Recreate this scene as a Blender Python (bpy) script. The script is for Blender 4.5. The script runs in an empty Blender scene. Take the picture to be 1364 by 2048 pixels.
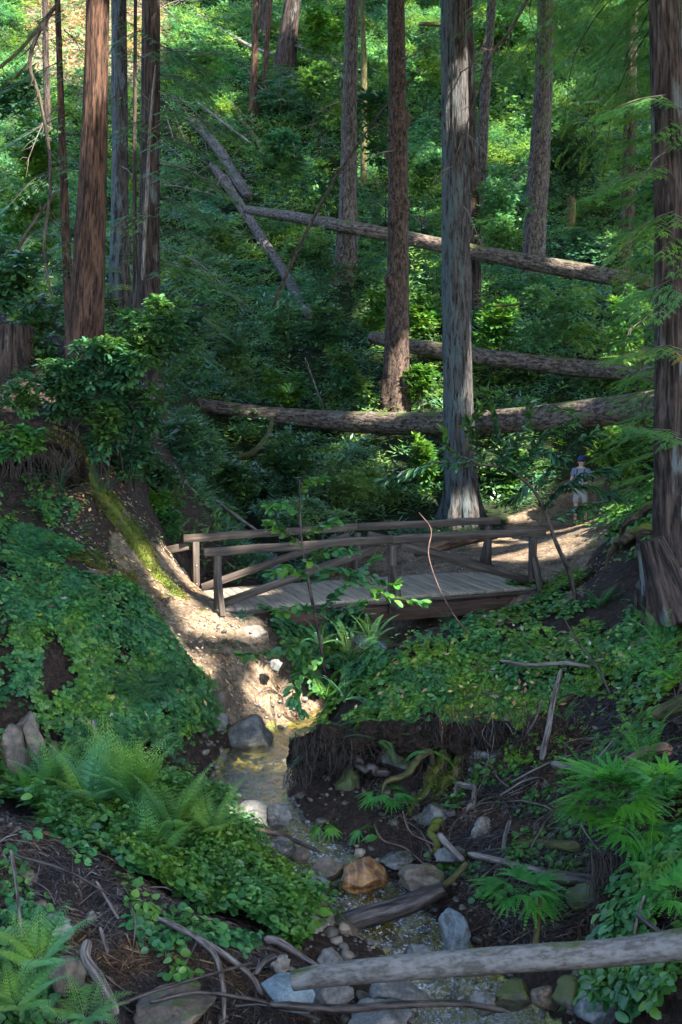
import bpy, math, random
import numpy as np
from mathutils import Matrix, Vector
R = math.radians
sc = bpy.context.scene
C = sc.collection

# ------------------------------------------------------------------ camera, sky, sun, exposure
F, PITCH, CAMZ = 2400.0, R(5.85), 3.5
cam_d = bpy.data.cameras.new('camera'); cam = bpy.data.objects.new('camera', cam_d); C.objects.link(cam)
cam.location = (0, 0, CAMZ); cam.rotation_euler = (R(90) - PITCH, 0, 0)
cam_d.sensor_fit = 'VERTICAL'; cam_d.sensor_height = 36; cam_d.lens = F * 36 / 2048
cam_d.clip_start = .1; cam_d.clip_end = 600
cam_d.dof.use_dof = True; cam_d.dof.focus_distance = 21; cam_d.dof.aperture_fstop = 4.5
sc.camera = cam
SUN = np.array([.55, -.52, .76]); SUN /= np.linalg.norm(SUN)
w = bpy.data.worlds.new('World'); sc.world = w; w.use_nodes = True
sky = w.node_tree.nodes.new('ShaderNodeTexSky'); sky.sky_type = 'NISHITA'; sky.sun_disc = False
sky.sun_elevation = math.asin(SUN[2]); sky.sun_rotation = math.atan2(SUN[0], SUN[1])
bg = w.node_tree.nodes['Background']; bg.inputs[1].default_value = .15
w.node_tree.links.new(sky.outputs[0], bg.inputs[0])
sl = bpy.data.lights.new('sun', 'SUN'); sl.energy = 4.3; sl.angle = R(.5); sl.color = (1, .93, .82)
so = bpy.data.objects.new('sun', sl); C.objects.link(so)
so.rotation_euler = Vector(SUN).to_track_quat('Z', 'Y').to_euler(); so.location = Vector(SUN) * 60
sc.view_settings.view_transform = 'Standard'; sc.view_settings.look = 'None'
sc.view_settings.exposure = 3.05; sc.view_settings.gamma = 1
sc.cycles.max_bounces = 6; sc.cycles.diffuse_bounces = 3; sc.cycles.glossy_bounces = 2
sc.cycles.transmission_bounces = 4; sc.cycles.transparent_max_bounces = 8
sc.cycles.caustics_reflective = False; sc.cycles.caustics_refractive = False

# ------------------------------------------------------------------ projection helpers
cs, sn = math.cos(PITCH), math.sin(PITCH)
def at(u, v, Y):                       # world point seen at photo pixel (u, v), Y metres forward
    a = (u - 682) / F; b = (1024 - v) / F
    t = Y / (cs + b * sn)
    return np.array([a * t, Y, CAMZ + t * (-sn + b * cs)])
def proj(x, y, z):
    zz = z - CAMZ
    d = np.maximum(y * cs - zz * sn, .01); up = y * sn + zz * cs
    return 682 + F * x / d, 1024 - F * up / d
rng = np.random.default_rng(7)
def U(a, b, n=None): return rng.uniform(a, b, n)

# ------------------------------------------------------------------ noise
def _h(ix, iy, iz):
    n = (ix.astype(np.int64) * 374761393 + iy.astype(np.int64) * 668265263 + iz.astype(np.int64) * 2147483647) & 0xffffffff
    n = ((n ^ (n >> 13)) * 1274126177) & 0xffffffff
    n = (n ^ (n >> 16)) & 0xffffffff
    return n / 4294967295.0 * 2 - 1
def noise(x, y, z=0.0):
    x, y, z = np.broadcast_arrays(np.asarray(x, float), np.asarray(y, float), np.asarray(z, float))
    ix, iy, iz = np.floor(x), np.floor(y), np.floor(z)
    fx, fy, fz = x - ix, y - iy, z - iz
    fx = fx * fx * (3 - 2 * fx); fy = fy * fy * (3 - 2 * fy); fz = fz * fz * (3 - 2 * fz)
    r = 0
    for a in (0, 1):
        for b in (0, 1):
            for c in (0, 1):
                r = r + _h(ix + a, iy + b, iz + c) * (fx if a else 1 - fx) * (fy if b else 1 - fy) * (fz if c else 1 - fz)
    return r
def fbm(x, y, z=0.0, o=3):
    r = 0; s = 1.0
    for k in range(o):
        r = r + noise(np.asarray(x) * s + 17.3 * k, np.asarray(y) * s, np.asarray(z) * s) / s; s *= 2.03
    return r
def sstep(a, b, x):
    t = np.clip((x - a) / (b - a), 0, 1); return t * t * (3 - 2 * t)
def in_poly(u, v, P):
    r = np.zeros(np.shape(u), bool); n = len(P)
    for i in range(n):
        x0, y0 = P[i]; x1, y1 = P[(i + 1) % n]
        c = ((y0 > v) != (y1 > v)) & (u < (x1 - x0) * (v - y0) / (y1 - y0 + 1e-9) + x0)
        r ^= c
    return r
def seg_dist(x, y, P, extra=None):     # distance to polyline P[(x, y, ...)] and interpolated remaining columns
    P = np.asarray(P, float); best = np.full(np.shape(x), 1e9); val = np.zeros(np.shape(x) + (P.shape[1] - 2,))
    for i in range(len(P) - 1):
        ax, ay = P[i, :2]; bx, by = P[i + 1, :2]; dx, dy = bx - ax, by - ay
        t = np.clip(((x - ax) * dx + (y - ay) * dy) / (dx * dx + dy * dy), 0, 1)
        d = np.hypot(x - ax - t * dx, y - ay - t * dy)
        m = d < best; best = np.where(m, d, best)
        vv = P[i, 2:] * (1 - t[..., None]) + P[i + 1, 2:] * t[..., None]
        val = np.where(m[..., None], vv, val)
    return best, val

# ------------------------------------------------------------------ terrain
def rayz(u, v, z):
    a = (u - 682) / F; b = (1024 - v) / F
    t = (z - CAMZ) / (-sn + b * cs); return (a * t, t * (cs + b * sn))
STREAM = [(1.9, 5.0, -2.75, 1.5), (1.75, 8.5, -2.55, 1.4)]
for u, v, z, wd in [(985, 2060, -2.42, 1.35), (900, 1960, -2.32, 1.25), (845, 1890, -2.2, 1.0), (715, 1800, -2.05, 1.3), (625, 1725, -1.92, 1.2),
                    (545, 1655, -1.8, .95), (492, 1590, -1.74, 1.15), (520, 1510, -1.70, 1.15), (600, 1458, -1.66, .9)]:
    STREAM.append((*rayz(u, v, z), z, wd))
STREAM += [(.0, 18.75, -1.6, .8), (.9, 19.5, -1.5, .9), (1.2, 20.6, -1.4, 1.0), (.4, 22.5, -1.3, 1.0), (-1.1, 25, -1.1, 1.0), (-2, 30, -.8, 1.0), (-2.6, 36, -.2, .8)]
G = []
for s in '''0,1190,15.5 100,1190,16.2 200,1190,16.8 290,1205,17.2 0,1330,14.9 130,1350,15.3 260,1340,15.9 345,1330,16.6
0,1450,14.4 150,1470,14.8 300,1480,15.3 375,1450,15.9 0,1580,13.9 150,1590,14.1 300,1590,14.5 375,1570,14.8
100,1650,13.2 250,1680,13.0 400,1700,12.9 480,1750,12.5 560,1830,11.9 400,1830,11.6 0,1640,11.2 100,1690,11.1 200,1750,11.0 300,1820,10.8
400,1880,10.6 0,1850,10.2 150,1880,10.2 300,1950,10.1 450,1960,10.2 0,2048,9.3 250,2048,9.6 500,2048,9.8 600,1990,10.4
330,1235,18.4 430,1240,18.8 520,1235,19.1 380,1330,17.5 470,1320,18.2 550,1330,18.7 410,1420,16.7 500,1400,17.8 580,1400,18.5 640,1425,18.5
300,1180,18.6 200,1130,18.6 100,1050,19 280,1080,20 150,960,19.8 350,1180,19.6 0,1000,18.5 0,1100,17.5 250,950,21 0,880,20 150,800,21.5
0,700,23 170,700,22 300,820,24 330,900,23 330,1050,22.5 900,1150,22.5 800,1140,23 700,1160,22.6 1000,1100,25.5 1100,1080,27 1160,1053,30.2
1220,1040,31.5 1100,1050,30.6 950,1040,31 880,1040,31.2 800,1080,27.8 1040,1180,20.9 1150,1120,22.5 1250,1050,22 1364,1020,20 1300,1000,24
1200,1150,20 1250,1180,17.5 1130,1200,18.5 1060,1230,18.2 1364,1150,16 1364,1000,19 960,1250,17.5 850,1270,17.3 780,1300,17 720,1350,16.9
1100,1260,16.8 1250,1270,15.8 1364,1280,15 750,1400,16.2 850,1400,16 1000,1400,15.8 1150,1400,15.2 1300,1400,14.2 705,1470,15.65 850,1480,15.3 760,1560,15.25 850,1575,14.95
1000,1500,15.0 1150,1500,14.3 1300,1500,13.3 665,1560,15.35 690,1620,14.7 850,1600,14.3 790,1690,13.75 1000,1600,13.9 1100,1650,13.2
1000,1700,12.9 900,1750,12.95 1100,1750,12.4 1000,1850,12.0 1200,1600,13 1250,1700,12 1364,1600,12 1364,1750,10.8 1200,1800,11.6
1100,1900,11.1 1250,1950,10.2 1364,1900,9.8 1160,2048,10.1 1364,2048,9
690,560,45 790,830,37 1065,570,48 240,600,36 600,620,50 500,420,60 570,170,72 100,0,75 1000,300,70 700,0,85 0,400,50 0,600,38
1300,300,60 1364,700,38 1200,850,33 850,800,38 750,900,34.5 600,900,34 500,800,42 450,1000,32'''.split():
    u, v, Y = map(float, s.split(',')); G.append(tuple(at(u, v, Y)))
G += [(-1.5, 20, -.25), (-.4, 20.1, -.5), (3.2, 21, -.12), (4.2, 20.5, 0.02), (1.9, 19.1, -1.0), (2.7, 18.9, -.4), (2.8, 20.4, -.7),
      (-2.5, 22.5, -.5), (-2.6, 21.3, -.15), (1.2, 24, -.25), (-3.5, 28, .6), (.6, 27, -.3), (-5, 32, 2.2), (.5, 33, .6),
      (-9, 20, 4), (-9, 15, 2.5), (-9, 10, 1), (-12, 25, 7), (-6, 26, 4.6), (-8, 32, 6), (-10, 40, 8),
      (8, 14, 1.5), (9, 10, .8), (8, 7, -.3), (10, 20, 3), (9, 28, 2.5), (12, 35, 5),
      (0, 3, .2), (-2, 6, -1.0), (3.5, 6, -1.6), (5, 3, .3), (-5, 3, .6), (-6, 7, -.1), (0, 0, 1.5), (0, -5, 2), (-8, 0, 2), (8, 0, 2),
      (-60, 90, 45), (60, 90, 40), (0, 130, 46), (-60, 40, 25), (60, 40, 18), (-40, 10, 12), (40, 10, 8), (-60, -30, 8), (60, -30, 8), (0, -30, 4),
      (-25, 60, 20), (30, 60, 16), (-90, 160, 60), (90, 160, 60)]
for x, y, z, wd in STREAM: G.append((x, y, z - .12))
G = np.array(G)
# linear RBF through the control points
def _phi(d): return d
_D = np.hypot(G[:, None, 0] - G[None, :, 0], G[:, None, 1] - G[None, :, 1])
_n = len(G); _A = np.zeros((_n + 3, _n + 3)); _A[:_n, :_n] = _phi(_D) - np.eye(_n) * .04
_A[:_n, _n] = 1; _A[:_n, _n + 1:] = G[:, :2]; _A[_n, :_n] = 1; _A[_n + 1:, :_n] = G[:, :2].T
_W = np.linalg.solve(_A, np.concatenate([G[:, 2], [0, 0, 0]]))
PATH = [(-3.1, 19.35, .4, .5), (-2.2, 20.1, .0, .8), (3.3, 21.8, .0, .9), (4.0, 23.5, 0, 1.1), (4.8, 26.5, 0, 1.2), (5.95, 30.3, 0, 1.3), (6.5, 31.2, 0, .9)]
YARD = [(1.1, 22.6, 0, 1.0), (2.6, 24.5, 0, 1.4), (4.6, 26.5, 0, 1.0)]
FACE = [(-1.1, 18.3, 0, .75), (-2.2, 18.4, 0, .7), (-3.0, 19.2, 0, .5)]
def base_h(x, y):
    x = np.asarray(x, float); y = np.asarray(y, float); sh = x.shape; x = x.ravel(); y = y.ravel(); out = np.empty(x.size)
    for i in range(0, x.size, 20000):
        xs, ys = x[i:i + 20000], y[i:i + 20000]
        out[i:i + 20000] = np.hypot(xs[:, None] - G[:, 0], ys[:, None] - G[:, 1]) @ _W[:_n] + _W[_n] + _W[_n + 1] * xs + _W[_n + 2] * ys
    return out.reshape(sh)
def height(x, y):
    x = np.asarray(x, float); y = np.asarray(y, float)
    z = base_h(x, y)
    ds, vs = seg_dist(x, y, STREAM); dp, vp = seg_dist(x, y, PATH); dy_, vy = seg_dist(x, y, YARD)
    calm = np.clip(np.minimum(sstep(vp[..., 1] - .3, vp[..., 1] + .8, dp), sstep(vy[..., 1] - .3, vy[..., 1] + .8, dy_)), .12, 1)
    far = sstep(30, 60, y)
    z = z + calm * ((.10 + .35 * far) * fbm(x * .9, y * .9, 0, 2) + .05 * fbm(x * 3.1, y * 3.1, 5, 2)) + (.012 + .012 * calm) * fbm(x * 11, y * 11, 9, 2)
    hw = vs[..., 1] / 2; zw = vs[..., 0]; jag = .12 * noise(x * 2.3, y * 2.3, 3); near = np.clip((38 - y) / 8, 0, 1)
    q = np.clip(ds / np.maximum(hw + jag, .1), 0, 9)
    bed = zw - .16 * (1 - np.clip(q, 0, 1) ** 2) + .035 * fbm(x * 5, y * 5, 2, 2)
    lo = zw + .03 + .25 * (ds - hw - jag)
    inside = q < 1
    z2 = np.where(inside, bed, np.where(ds < hw + .8, np.maximum(z, lo - .02 * (ds - hw)), z))
    hi = zw + .02 + 1.6 * (ds - hw - jag)          # banks may be steep, never vertical walls at the water
    z2 = np.where(~inside & (ds < hw + .35), np.minimum(z2, hi + .05), z2)
    return z * (1 - near) + z2 * near
_gx = np.unique(np.concatenate([-8 - np.geomspace(.12, 92, 46)[::-1], np.arange(-8, 8.01, .065), 8 + np.geomspace(.12, 92, 46)]))
_gy = np.unique(np.concatenate([np.arange(-40, 4.5, 2.0), np.arange(5.0, 33, .065), 33 + np.geomspace(.08, 130, 90)]))
GX, GY = np.meshgrid(_gx, _gy); GZ = height(GX, GY)
def hz(x, y):                           # bilinear lookup on the terrain grid
    x = np.asarray(x, float); y = np.asarray(y, float)
    i = np.clip(np.searchsorted(_gx, x) - 1, 0, len(_gx) - 2); j = np.clip(np.searchsorted(_gy, y) - 1, 0, len(_gy) - 2)
    a = np.clip((x - _gx[i]) / (_gx[i + 1] - _gx[i]), 0, 1); b = np.clip((y - _gy[j]) / (_gy[j + 1] - _gy[j]), 0, 1)
    return (GZ[j, i] * (1 - a) + GZ[j, i + 1] * a) * (1 - b) + (GZ[j + 1, i] * (1 - a) + GZ[j + 1, i + 1] * a) * b
def hit(u, v, y0=7, y1=110):            # where the ray of a photo pixel first meets the ground
    a = (u - 682) / F; b = (1024 - v) / F
    Y = np.concatenate([np.arange(y0, 34, .02), np.arange(34, y1, .1)]); t = Y / (cs + b * sn)
    x = a * t; z = CAMZ + t * (-sn + b * cs); m = z < hz(x, Y)
    k = int(np.argmax(m)) if m.any() else len(Y) - 1
    return np.array([x[k], Y[k], float(hz(x[k], Y[k]))])
def gnd(x, y, dz=0): return np.array([x, y, float(hz(x, y)) + dz])

# ------------------------------------------------------------------ mesh building
def link_mesh(name, V, Q, mat, parent=None, rnd=None, tc=None, smooth=True, loc=None):
    V = np.asarray(V, np.float32); Q = np.asarray(Q, np.int32)
    me = bpy.data.meshes.new(name); me.vertices.add(len(V)); me.vertices.foreach_set('co', V.ravel())
    tri = (Q[:, 3] == Q[:, 2]) if len(Q) else np.zeros(0, bool)
    if tri.any():
        cnt = np.where(tri, 3, 4); keep = np.ones(Q.shape, bool); keep[tri, 3] = False; lv = Q[keep]
        st = np.concatenate([[0], np.cumsum(cnt)[:-1]])
    else:
        lv = Q.ravel(); st = np.arange(len(Q)) * 4
    me.loops.add(len(lv)); me.polygons.add(len(Q))
    me.loops.foreach_set('vertex_index', lv.astype(np.int32)); me.polygons.foreach_set('loop_start', st.astype(np.int32))
    me.update(calc_edges=True)
    if smooth: me.polygons.foreach_set('use_smooth', np.ones(len(Q), bool))
    if rnd is not None:
        a = me.attributes.new('rnd', 'FLOAT', 'FACE'); a.data.foreach_set('value', np.asarray(rnd, np.float32))
    if tc is not None:
        a = me.attributes.new('tc', 'FLOAT_VECTOR', 'POINT'); a.data.foreach_set('vector', np.asarray(tc, np.float32).ravel())
    if mat: me.materials.append(mat)
    o = bpy.data.objects.new(name, me); C.objects.link(o)
    if parent is not None: o.parent = parent
    if loc is not None: o.location = loc
    return o
class MB:
    def __init__(s): s.V = []; s.Q = []; s.R = []; s.T = []; s.n = 0
    def add(s, V, Q, rnd=None, tc=None):
        V = np.asarray(V, float); Q = np.asarray(Q, int)
        s.V.append(V); s.Q.append(Q + s.n); s.n += len(V)
        s.R.append(np.full(len(Q), U(0, 1)) if rnd is None else np.broadcast_to(np.asarray(rnd, float), (len(Q),)))
        s.T.append(V if tc is None else tc)
    def arrays(s): return np.concatenate(s.V), np.concatenate(s.Q), np.concatenate(s.R), np.concatenate(s.T)
    def build(s, name, mat, parent=None, smooth=True, loc=None, origin=None):
        V, Q, r, t = s.arrays()
        if origin is not None: V = V - np.asarray(origin)
        return link_mesh(name, V, Q, mat, parent, r, t, smooth, loc)
def tag(o, label=None, cat=None, group=None, kind=None):
    if label: o['label'] = label
    if cat: o['category'] = cat
    if group: o['group'] = group
    if kind: o['kind'] = kind
    return o
def empty(name, loc=(0, 0, 0), label=None, cat=None, group=None):
    o = bpy.data.objects.new(name, None); C.objects.link(o); o.location = [float(c) for c in loc]; o.empty_display_size = .1
    return tag(o, label, cat, group)
def kids(o): return [c for c in C.objects if c.parent is o]
def copy_tree(o, parent=None):
    c = o.copy(); C.objects.link(c); c.parent = parent
    for ch in KID.get(o.name, None) or kids(o): copy_tree(ch, c)
    return c
KID = {}
def frames(P):
    P = np.asarray(P, float); T = np.gradient(P, axis=0); T /= np.linalg.norm(T, axis=1)[:, None] + 1e-12
    ref = np.array([0, 0, 1.]) if abs(T[0, 2]) < .8 else np.array([1., 0, 0])
    n = np.cross(T[0], ref); n /= np.linalg.norm(n); Ns = []
    for i in range(len(P)):
        n = n - T[i] * (n @ T[i]); n /= np.linalg.norm(n); Ns.append(n.copy())
    N = np.array(Ns); return T, N, np.cross(T, N)
def spline(P, n):                       # catmull-rom resample
    P = np.asarray(P, float); k = len(P)
    if k == 2: return P[0] + (P[1] - P[0]) * np.linspace(0, 1, n)[:, None]
    Q = np.vstack([2 * P[0] - P[1], P, 2 * P[-1] - P[-2]]); t = np.linspace(0, k - 1 - 1e-6, n); i = t.astype(int); f = (t - i)[:, None]
    a, b, c, d = Q[i], Q[i + 1], Q[i + 2], Q[i + 3]
    return .5 * (2 * b + (c - a) * f + (2 * a - 5 * b + 4 * c - d) * f ** 2 + (3 * b - a - 3 * c + d) * f ** 3)
def tube(mb, P, r, seg=6, rnd=None, cap=True, disp=None, off=0.0):
    P = np.asarray(P, float); n = len(P); r = np.broadcast_to(np.asarray(r, float), (n,)) if np.ndim(r) else np.full(n, r)
    T, N, B = frames(P); a = np.linspace(0, 2 * np.pi, seg, endpoint=False)
    L = np.concatenate([[0], np.cumsum(np.linalg.norm(np.diff(P, axis=0), axis=1))])
    RR = r[:, None] * np.ones(seg)[None]
    if disp is not None: RR = RR + disp(a[None] + 0 * RR, L[:, None] + 0 * RR, r[:, None] + 0 * RR)
    V = P[:, None] + RR[..., None] * (np.cos(a)[None, :, None] * N[:, None] + np.sin(a)[None, :, None] * B[:, None])
    rm = float(r.mean()); tcv = np.stack([np.cos(a)[None] * rm + 0 * RR + off, np.sin(a)[None] * rm + 0 * RR, L[:, None] + 0 * RR], -1)
    V = V.reshape(-1, 3); tcv = tcv.reshape(-1, 3)
    i = np.arange(n - 1)[:, None] * seg; j = np.arange(seg)[None]; j2 = (j + 1) % seg
    Q = np.stack([i + j, i + j2, i + seg + j2, i + seg + j], -1).reshape(-1, 4)
    if cap:
        k = len(V); V = np.vstack([V, P[0], P[-1]]); tcv = np.vstack([tcv, [off, 0, 0], [off, 0, L[-1]]])
        jj = np.arange(seg); j3 = (jj + 1) % seg
        c0 = np.stack([np.full(seg, k), j3, jj, jj], -1); e = (n - 1) * seg
        c1 = np.stack([np.full(seg, k + 1), e + jj, e + j3, e + j3], -1); Q = np.vstack([Q, c0, c1])
    mb.add(V, Q, rnd, tcv)
def beam(mb, p0, p1, wd, ht, up=(0, 0, 1), ch=.006, jit=0):
    p0 = np.asarray(p0, float); p1 = np.asarray(p1, float); d = p1 - p0; L = np.linalg.norm(d); d /= L
    s = np.cross(d, np.asarray(up, float)); s /= np.linalg.norm(s); u_ = np.cross(s, d)
    a, b = wd / 2, ht / 2; c = ch
    X = [(-a + c, -b), (a - c, -b), (a, -b + c), (a, b - c), (a - c, b), (-a + c, b), (-a, b - c), (-a, -b + c)]
    n = max(2, int(L / .25)); V = []; T = []
    st = [(0, .0, 1)] + [(c, 0, 0)] + [(t, 0, 0) for t in np.linspace(c, L - c, n)[1:-1]] + [(L - c, 0, 0), (L, 0, 1)]
    for (t, _, e) in st:
        w_ = jit * noise(t * 3 + p0[0] * 9, p0[1] * 7) if jit else 0
        for (x, y) in X:
            kx = x * (1 - (c / a if e else 0)); ky = y * (1 - (c / b if e else 0))
            V.append(p0 + d * t + s * kx + u_ * (ky + w_)); T.append((x + p0[0] * 3, y + p0[1], t))
    Q = []; m = len(st)
    for i in range(m - 1):
        for j in range(8): Q.append((i * 8 + j, i * 8 + (j + 1) % 8, i * 8 + 8 + (j + 1) % 8, i * 8 + 8 + j))
    e = (m - 1) * 8
    Q += [(3, 2, 1, 0), (7, 4, 3, 0), (7, 6, 5, 4), (e, e + 1, e + 2, e + 3), (e, e + 3, e + 4, e + 7), (e + 4, e + 5, e + 6, e + 7)]
    mb.add(V, Q, None, np.array(T))
# leaf templates ---------------------------------------------------
def leaf4(wd=.45, fold=.06): return np.array([(0, 0, 0), (wd / 2, .45, -fold), (0, 1, -.08), (-wd / 2, .45, -fold)], float), np.array([(0, 1, 2, 3)])
def leaf9(wd=.45, fold=.07, droop=.15, tipw=.55):
    V = [(0, 0, 0), (0, .4, -droop * .2), (0, 1, -droop), (wd * .42, .22, fold), (wd / 2, .5, fold), (wd / 2 * tipw, .84, fold * .4 - droop * .7)]
    V += [(-x, y, z) for x, y, z in V[3:6]]
    return np.array(V, float), np.array([(0, 3, 4, 1), (1, 4, 5, 2), (0, 1, 7, 6), (1, 2, 8, 7)])
def rot_to(D, roll=None, up=None):      # matrices whose y axis is D, z axis as upright as possible then rolled
    D = D / (np.linalg.norm(D, axis=1)[:, None] + 1e-9)
    upv = np.array([0, 0, 1.]) + 1e-3 if up is None else up
    X = np.cross(D, np.broadcast_to(upv, D.shape)); l = np.linalg.norm(X, axis=1)[:, None]; X = np.where(l > 1e-4, X / (l + 1e-9), np.array([1., 0, 0])); Z = np.cross(X, D)
    if roll is not None:
        c, s = np.cos(roll)[:, None], np.sin(roll)[:, None]; X, Z = X * c + Z * s, Z * c - X * s
    return np.stack([X, D, Z], -1)
def inst(mb, tmpl, pos, M, scale, rnd=None, trnd=None):
    Vt, Qt = tmpl; pos = np.asarray(pos, float); n = len(pos)
    if n == 0: return
    scale = np.broadcast_to(np.asarray(scale, float), (n,))
    V = np.einsum('nij,kj->nki', M, Vt) * scale[:, None, None] + pos[:, None]
    Q = Qt[None] + (np.arange(n) * len(Vt))[:, None, None]
    r = U(0, 1, n) if rnd is None else np.asarray(rnd, float); r = np.repeat(r, len(Qt)).reshape(n, -1)
    if trnd is not None: r = np.clip(r + trnd[None], 0, 1)
    mb.add(V.reshape(-1, 3), Q.reshape(-1, 4), r.ravel())
def merge(parts):                       # [(V, Q)] -> one template
    V = []; Q = []; n = 0
    for v, q in parts: V.append(v); Q.append(np.asarray(q) + n); n += len(v)
    return np.concatenate(V), np.concatenate(Q)
def xf(t, M=None, p=(0, 0, 0), s=1.0):
    V, Q = t; V = V * s
    if M is not None: V = V @ np.asarray(M).T
    return V + np.asarray(p), Q
def cluster(leaf, k, spread=.6, size=1.0, lift=.3, seed=0):   # a tuft of k leaves round the origin, pointing out
    r_ = np.random.default_rng(seed); out = []
    for i in range(k):
        a = i * 2.4 + r_.uniform(-.4, .4); d = np.array([[math.cos(a), math.sin(a), r_.uniform(-.2, 1) * lift]])
        M = rot_to(d, np.array([r_.uniform(-.5, .5)]))[0]
        out.append(xf(leaf, M, d[0] * spread * r_.uniform(.0, .5) + np.array([0, 0, r_.uniform(-.2, .3) * spread]), size * r_.uniform(.7, 1.1)))
    return merge(out)
def frond(n=22, width=.16, pin=.055, arch=.35, fwd=1.2, droop=.12, lacy=False, stem=.10, sag=0.0):
    # a feather frond of length 1 along +y in local coordinates; returns leaf template and rachis points
    parts = []; t = np.linspace(0, 1, n + 2)[1:-1]; zc = lambda q: arch * np.sin(q * np.pi * .62) - sag * q * q
    for i, q in enumerate(t):
        if q < stem: continue
        s = (q - stem) / (1 - stem); L = width * (1.0 - s) ** .75 * (.45 + .55 * min(1, s / .25)) + .012
        for sd in (-1, 1):
            d = np.array([[sd * fwd, .38, -droop - .25 * random.random() * droop]])
            M = rot_to(d, np.array([.25 * sd]))[0]
            if lacy:
                m = max(3, int(L / .035)); sub = []
                for j in range(m):
                    g = (j + .5) / m; l2 = L * .34 * (1 - g) + .006
                    for s2 in (-1, 1):
                        sub.append(xf(leaf4(.5, .05), rot_to(np.array([[s2 * 1.0, .6, 0]]))[0], (0, g * L, 0), l2))
                parts.append(xf(merge(sub), M, (0, q, zc(q))))
            else:
                lf = leaf4(pin / L * 1.0, .02); parts.append(xf(lf, M, (0, q, zc(q)), L))
    rp = np.array([(0, q, zc(q) - .003) for q in np.linspace(0, .99, 9)])
    return merge(parts), rp
# ------------------------------------------------------------------ materials
def NT(name):
    m = bpy.data.materials.new(name); m.use_nodes = True; nt = m.node_tree; nt.nodes.clear(); return m, nt
def nd(nt, typ, ins=None, **props):
    n = nt.nodes.new(typ)
    for k, v_ in props.items(): setattr(n, k, v_)
    for k, v_ in (ins or {}).items():
        s = n.inputs[k]
        if isinstance(v_, bpy.types.NodeSocket): nt.links.new(v_, s)
        else:
            if isinstance(v_, (tuple, list)) and len(v_) == 3 and s.type == 'RGBA': v_ = (*v_, 1)
            s.default_value = v_
    return n
def ramp(nt, fac, stops):
    r = nt.nodes.new('ShaderNodeValToRGB'); nt.links.new(fac, r.inputs[0]); e = r.color_ramp.elements
    while len(e) > 1: e.remove(e[-1])
    e[0].position = stops[0][0]; e[0].color = (*stops[0][1], 1)
    for p, c in stops[1:]: k = e.new(p); k.color = (*c, 1)
    return r.outputs[0]
def fac_ramp(nt, f, a, b, lo=0, hi=1): return nd(nt, 'ShaderNodeMapRange', {0: f, 1: a, 2: b, 3: lo, 4: hi}).outputs[0]
def mix(nt, f, a, b, bt='MIX'): return nd(nt, 'ShaderNodeMix', {0: f, 6: a, 7: b}, data_type='RGBA', blend_type=bt).outputs[2]
def noi(nt, vec, sc_, det=3, rough=.55, dist=0): return nd(nt, 'ShaderNodeTexNoise', {'Vector': vec, 'Scale': sc_, 'Detail': det, 'Roughness': rough, 'Distortion': dist}).outputs[0]
def mth(nt, op, a, b=0.0): return nd(nt, 'ShaderNodeMath', {0: a, 1: b}, operation=op).outputs[0]
def attr(nt, nm): return nd(nt, 'ShaderNodeAttribute', attribute_name=nm)
def opos(nt): return nt.nodes.new('ShaderNodeTexCoord').outputs['Object']
def wpos(nt): return nt.nodes.new('ShaderNodeNewGeometry').outputs['Position']
def mapg(nt, vec, scale): return nd(nt, 'ShaderNodeMapping', {'Vector': vec, 'Scale': scale}).outputs[0]
def out_(nt, sh, disp=None):
    o = nt.nodes.new('ShaderNodeOutputMaterial'); nt.links.new(sh, o.inputs[0]); return o
def bump(nt, h, s, d): return nd(nt, 'ShaderNodeBump', {'Height': h, 'Strength': s, 'Distance': d}).outputs[0]
def pbsdf(nt, col, rough=.7, spec=.4, nrm=None, metal=0):
    i = {'Base Color': col, 'Roughness': rough, 'Specular IOR Level': spec, 'Metallic': metal}
    if nrm is not None: i['Normal'] = nrm
    return nd(nt, 'ShaderNodeBsdfPrincipled', i).outputs[0]
def leaf_mat(name, stops, rough=.45, trans=.35, tint=(1.3, 1.42, .7), clump=1.6, dark=.55, spec=.45, dead=None):
    m, nt = NT(name); a = attr(nt, 'rnd').outputs['Fac']; oi = nt.nodes.new('ShaderNodeObjectInfo').outputs['Random']
    f = mth(nt, 'FRACT', mth(nt, 'ADD', a, mth(nt, 'MULTIPLY', oi, .12)))
    col = ramp(nt, f, stops)
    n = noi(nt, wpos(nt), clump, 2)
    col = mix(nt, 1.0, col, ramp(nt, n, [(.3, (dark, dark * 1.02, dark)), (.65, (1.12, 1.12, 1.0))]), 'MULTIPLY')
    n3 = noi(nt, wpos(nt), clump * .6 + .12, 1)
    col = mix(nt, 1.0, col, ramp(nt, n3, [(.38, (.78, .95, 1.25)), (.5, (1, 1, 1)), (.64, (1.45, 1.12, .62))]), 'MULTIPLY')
    if dead: col = mix(nt, fac_ramp(nt, a, 1 - dead[0], 1 - dead[0] + .004), col, dead[1])
    t = mix(nt, 1.0, col, tint, 'MULTIPLY')
    p = pbsdf(nt, col, rough, spec); tr = nd(nt, 'ShaderNodeBsdfTranslucent', {'Color': t}).outputs[0]
    out_(nt, nd(nt, 'ShaderNodeMixShader', {0: trans, 1: p, 2: tr}).outputs[0]); return m
M = {}
M['laurel'] = leaf_mat('bay_leaves', [(0, (.018, .060, .028)), (.5, (.036, .108, .046)), (.85, (.07, .17, .06)), (1, (.13, .24, .07))], .38, .3, spec=.6)
M['bright'] = leaf_mat('bright_leaves', [(0, (.04, .12, .02)), (.5, (.06, .17, .03)), (1, (.12, .24, .05))], .45, .4)
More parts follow.
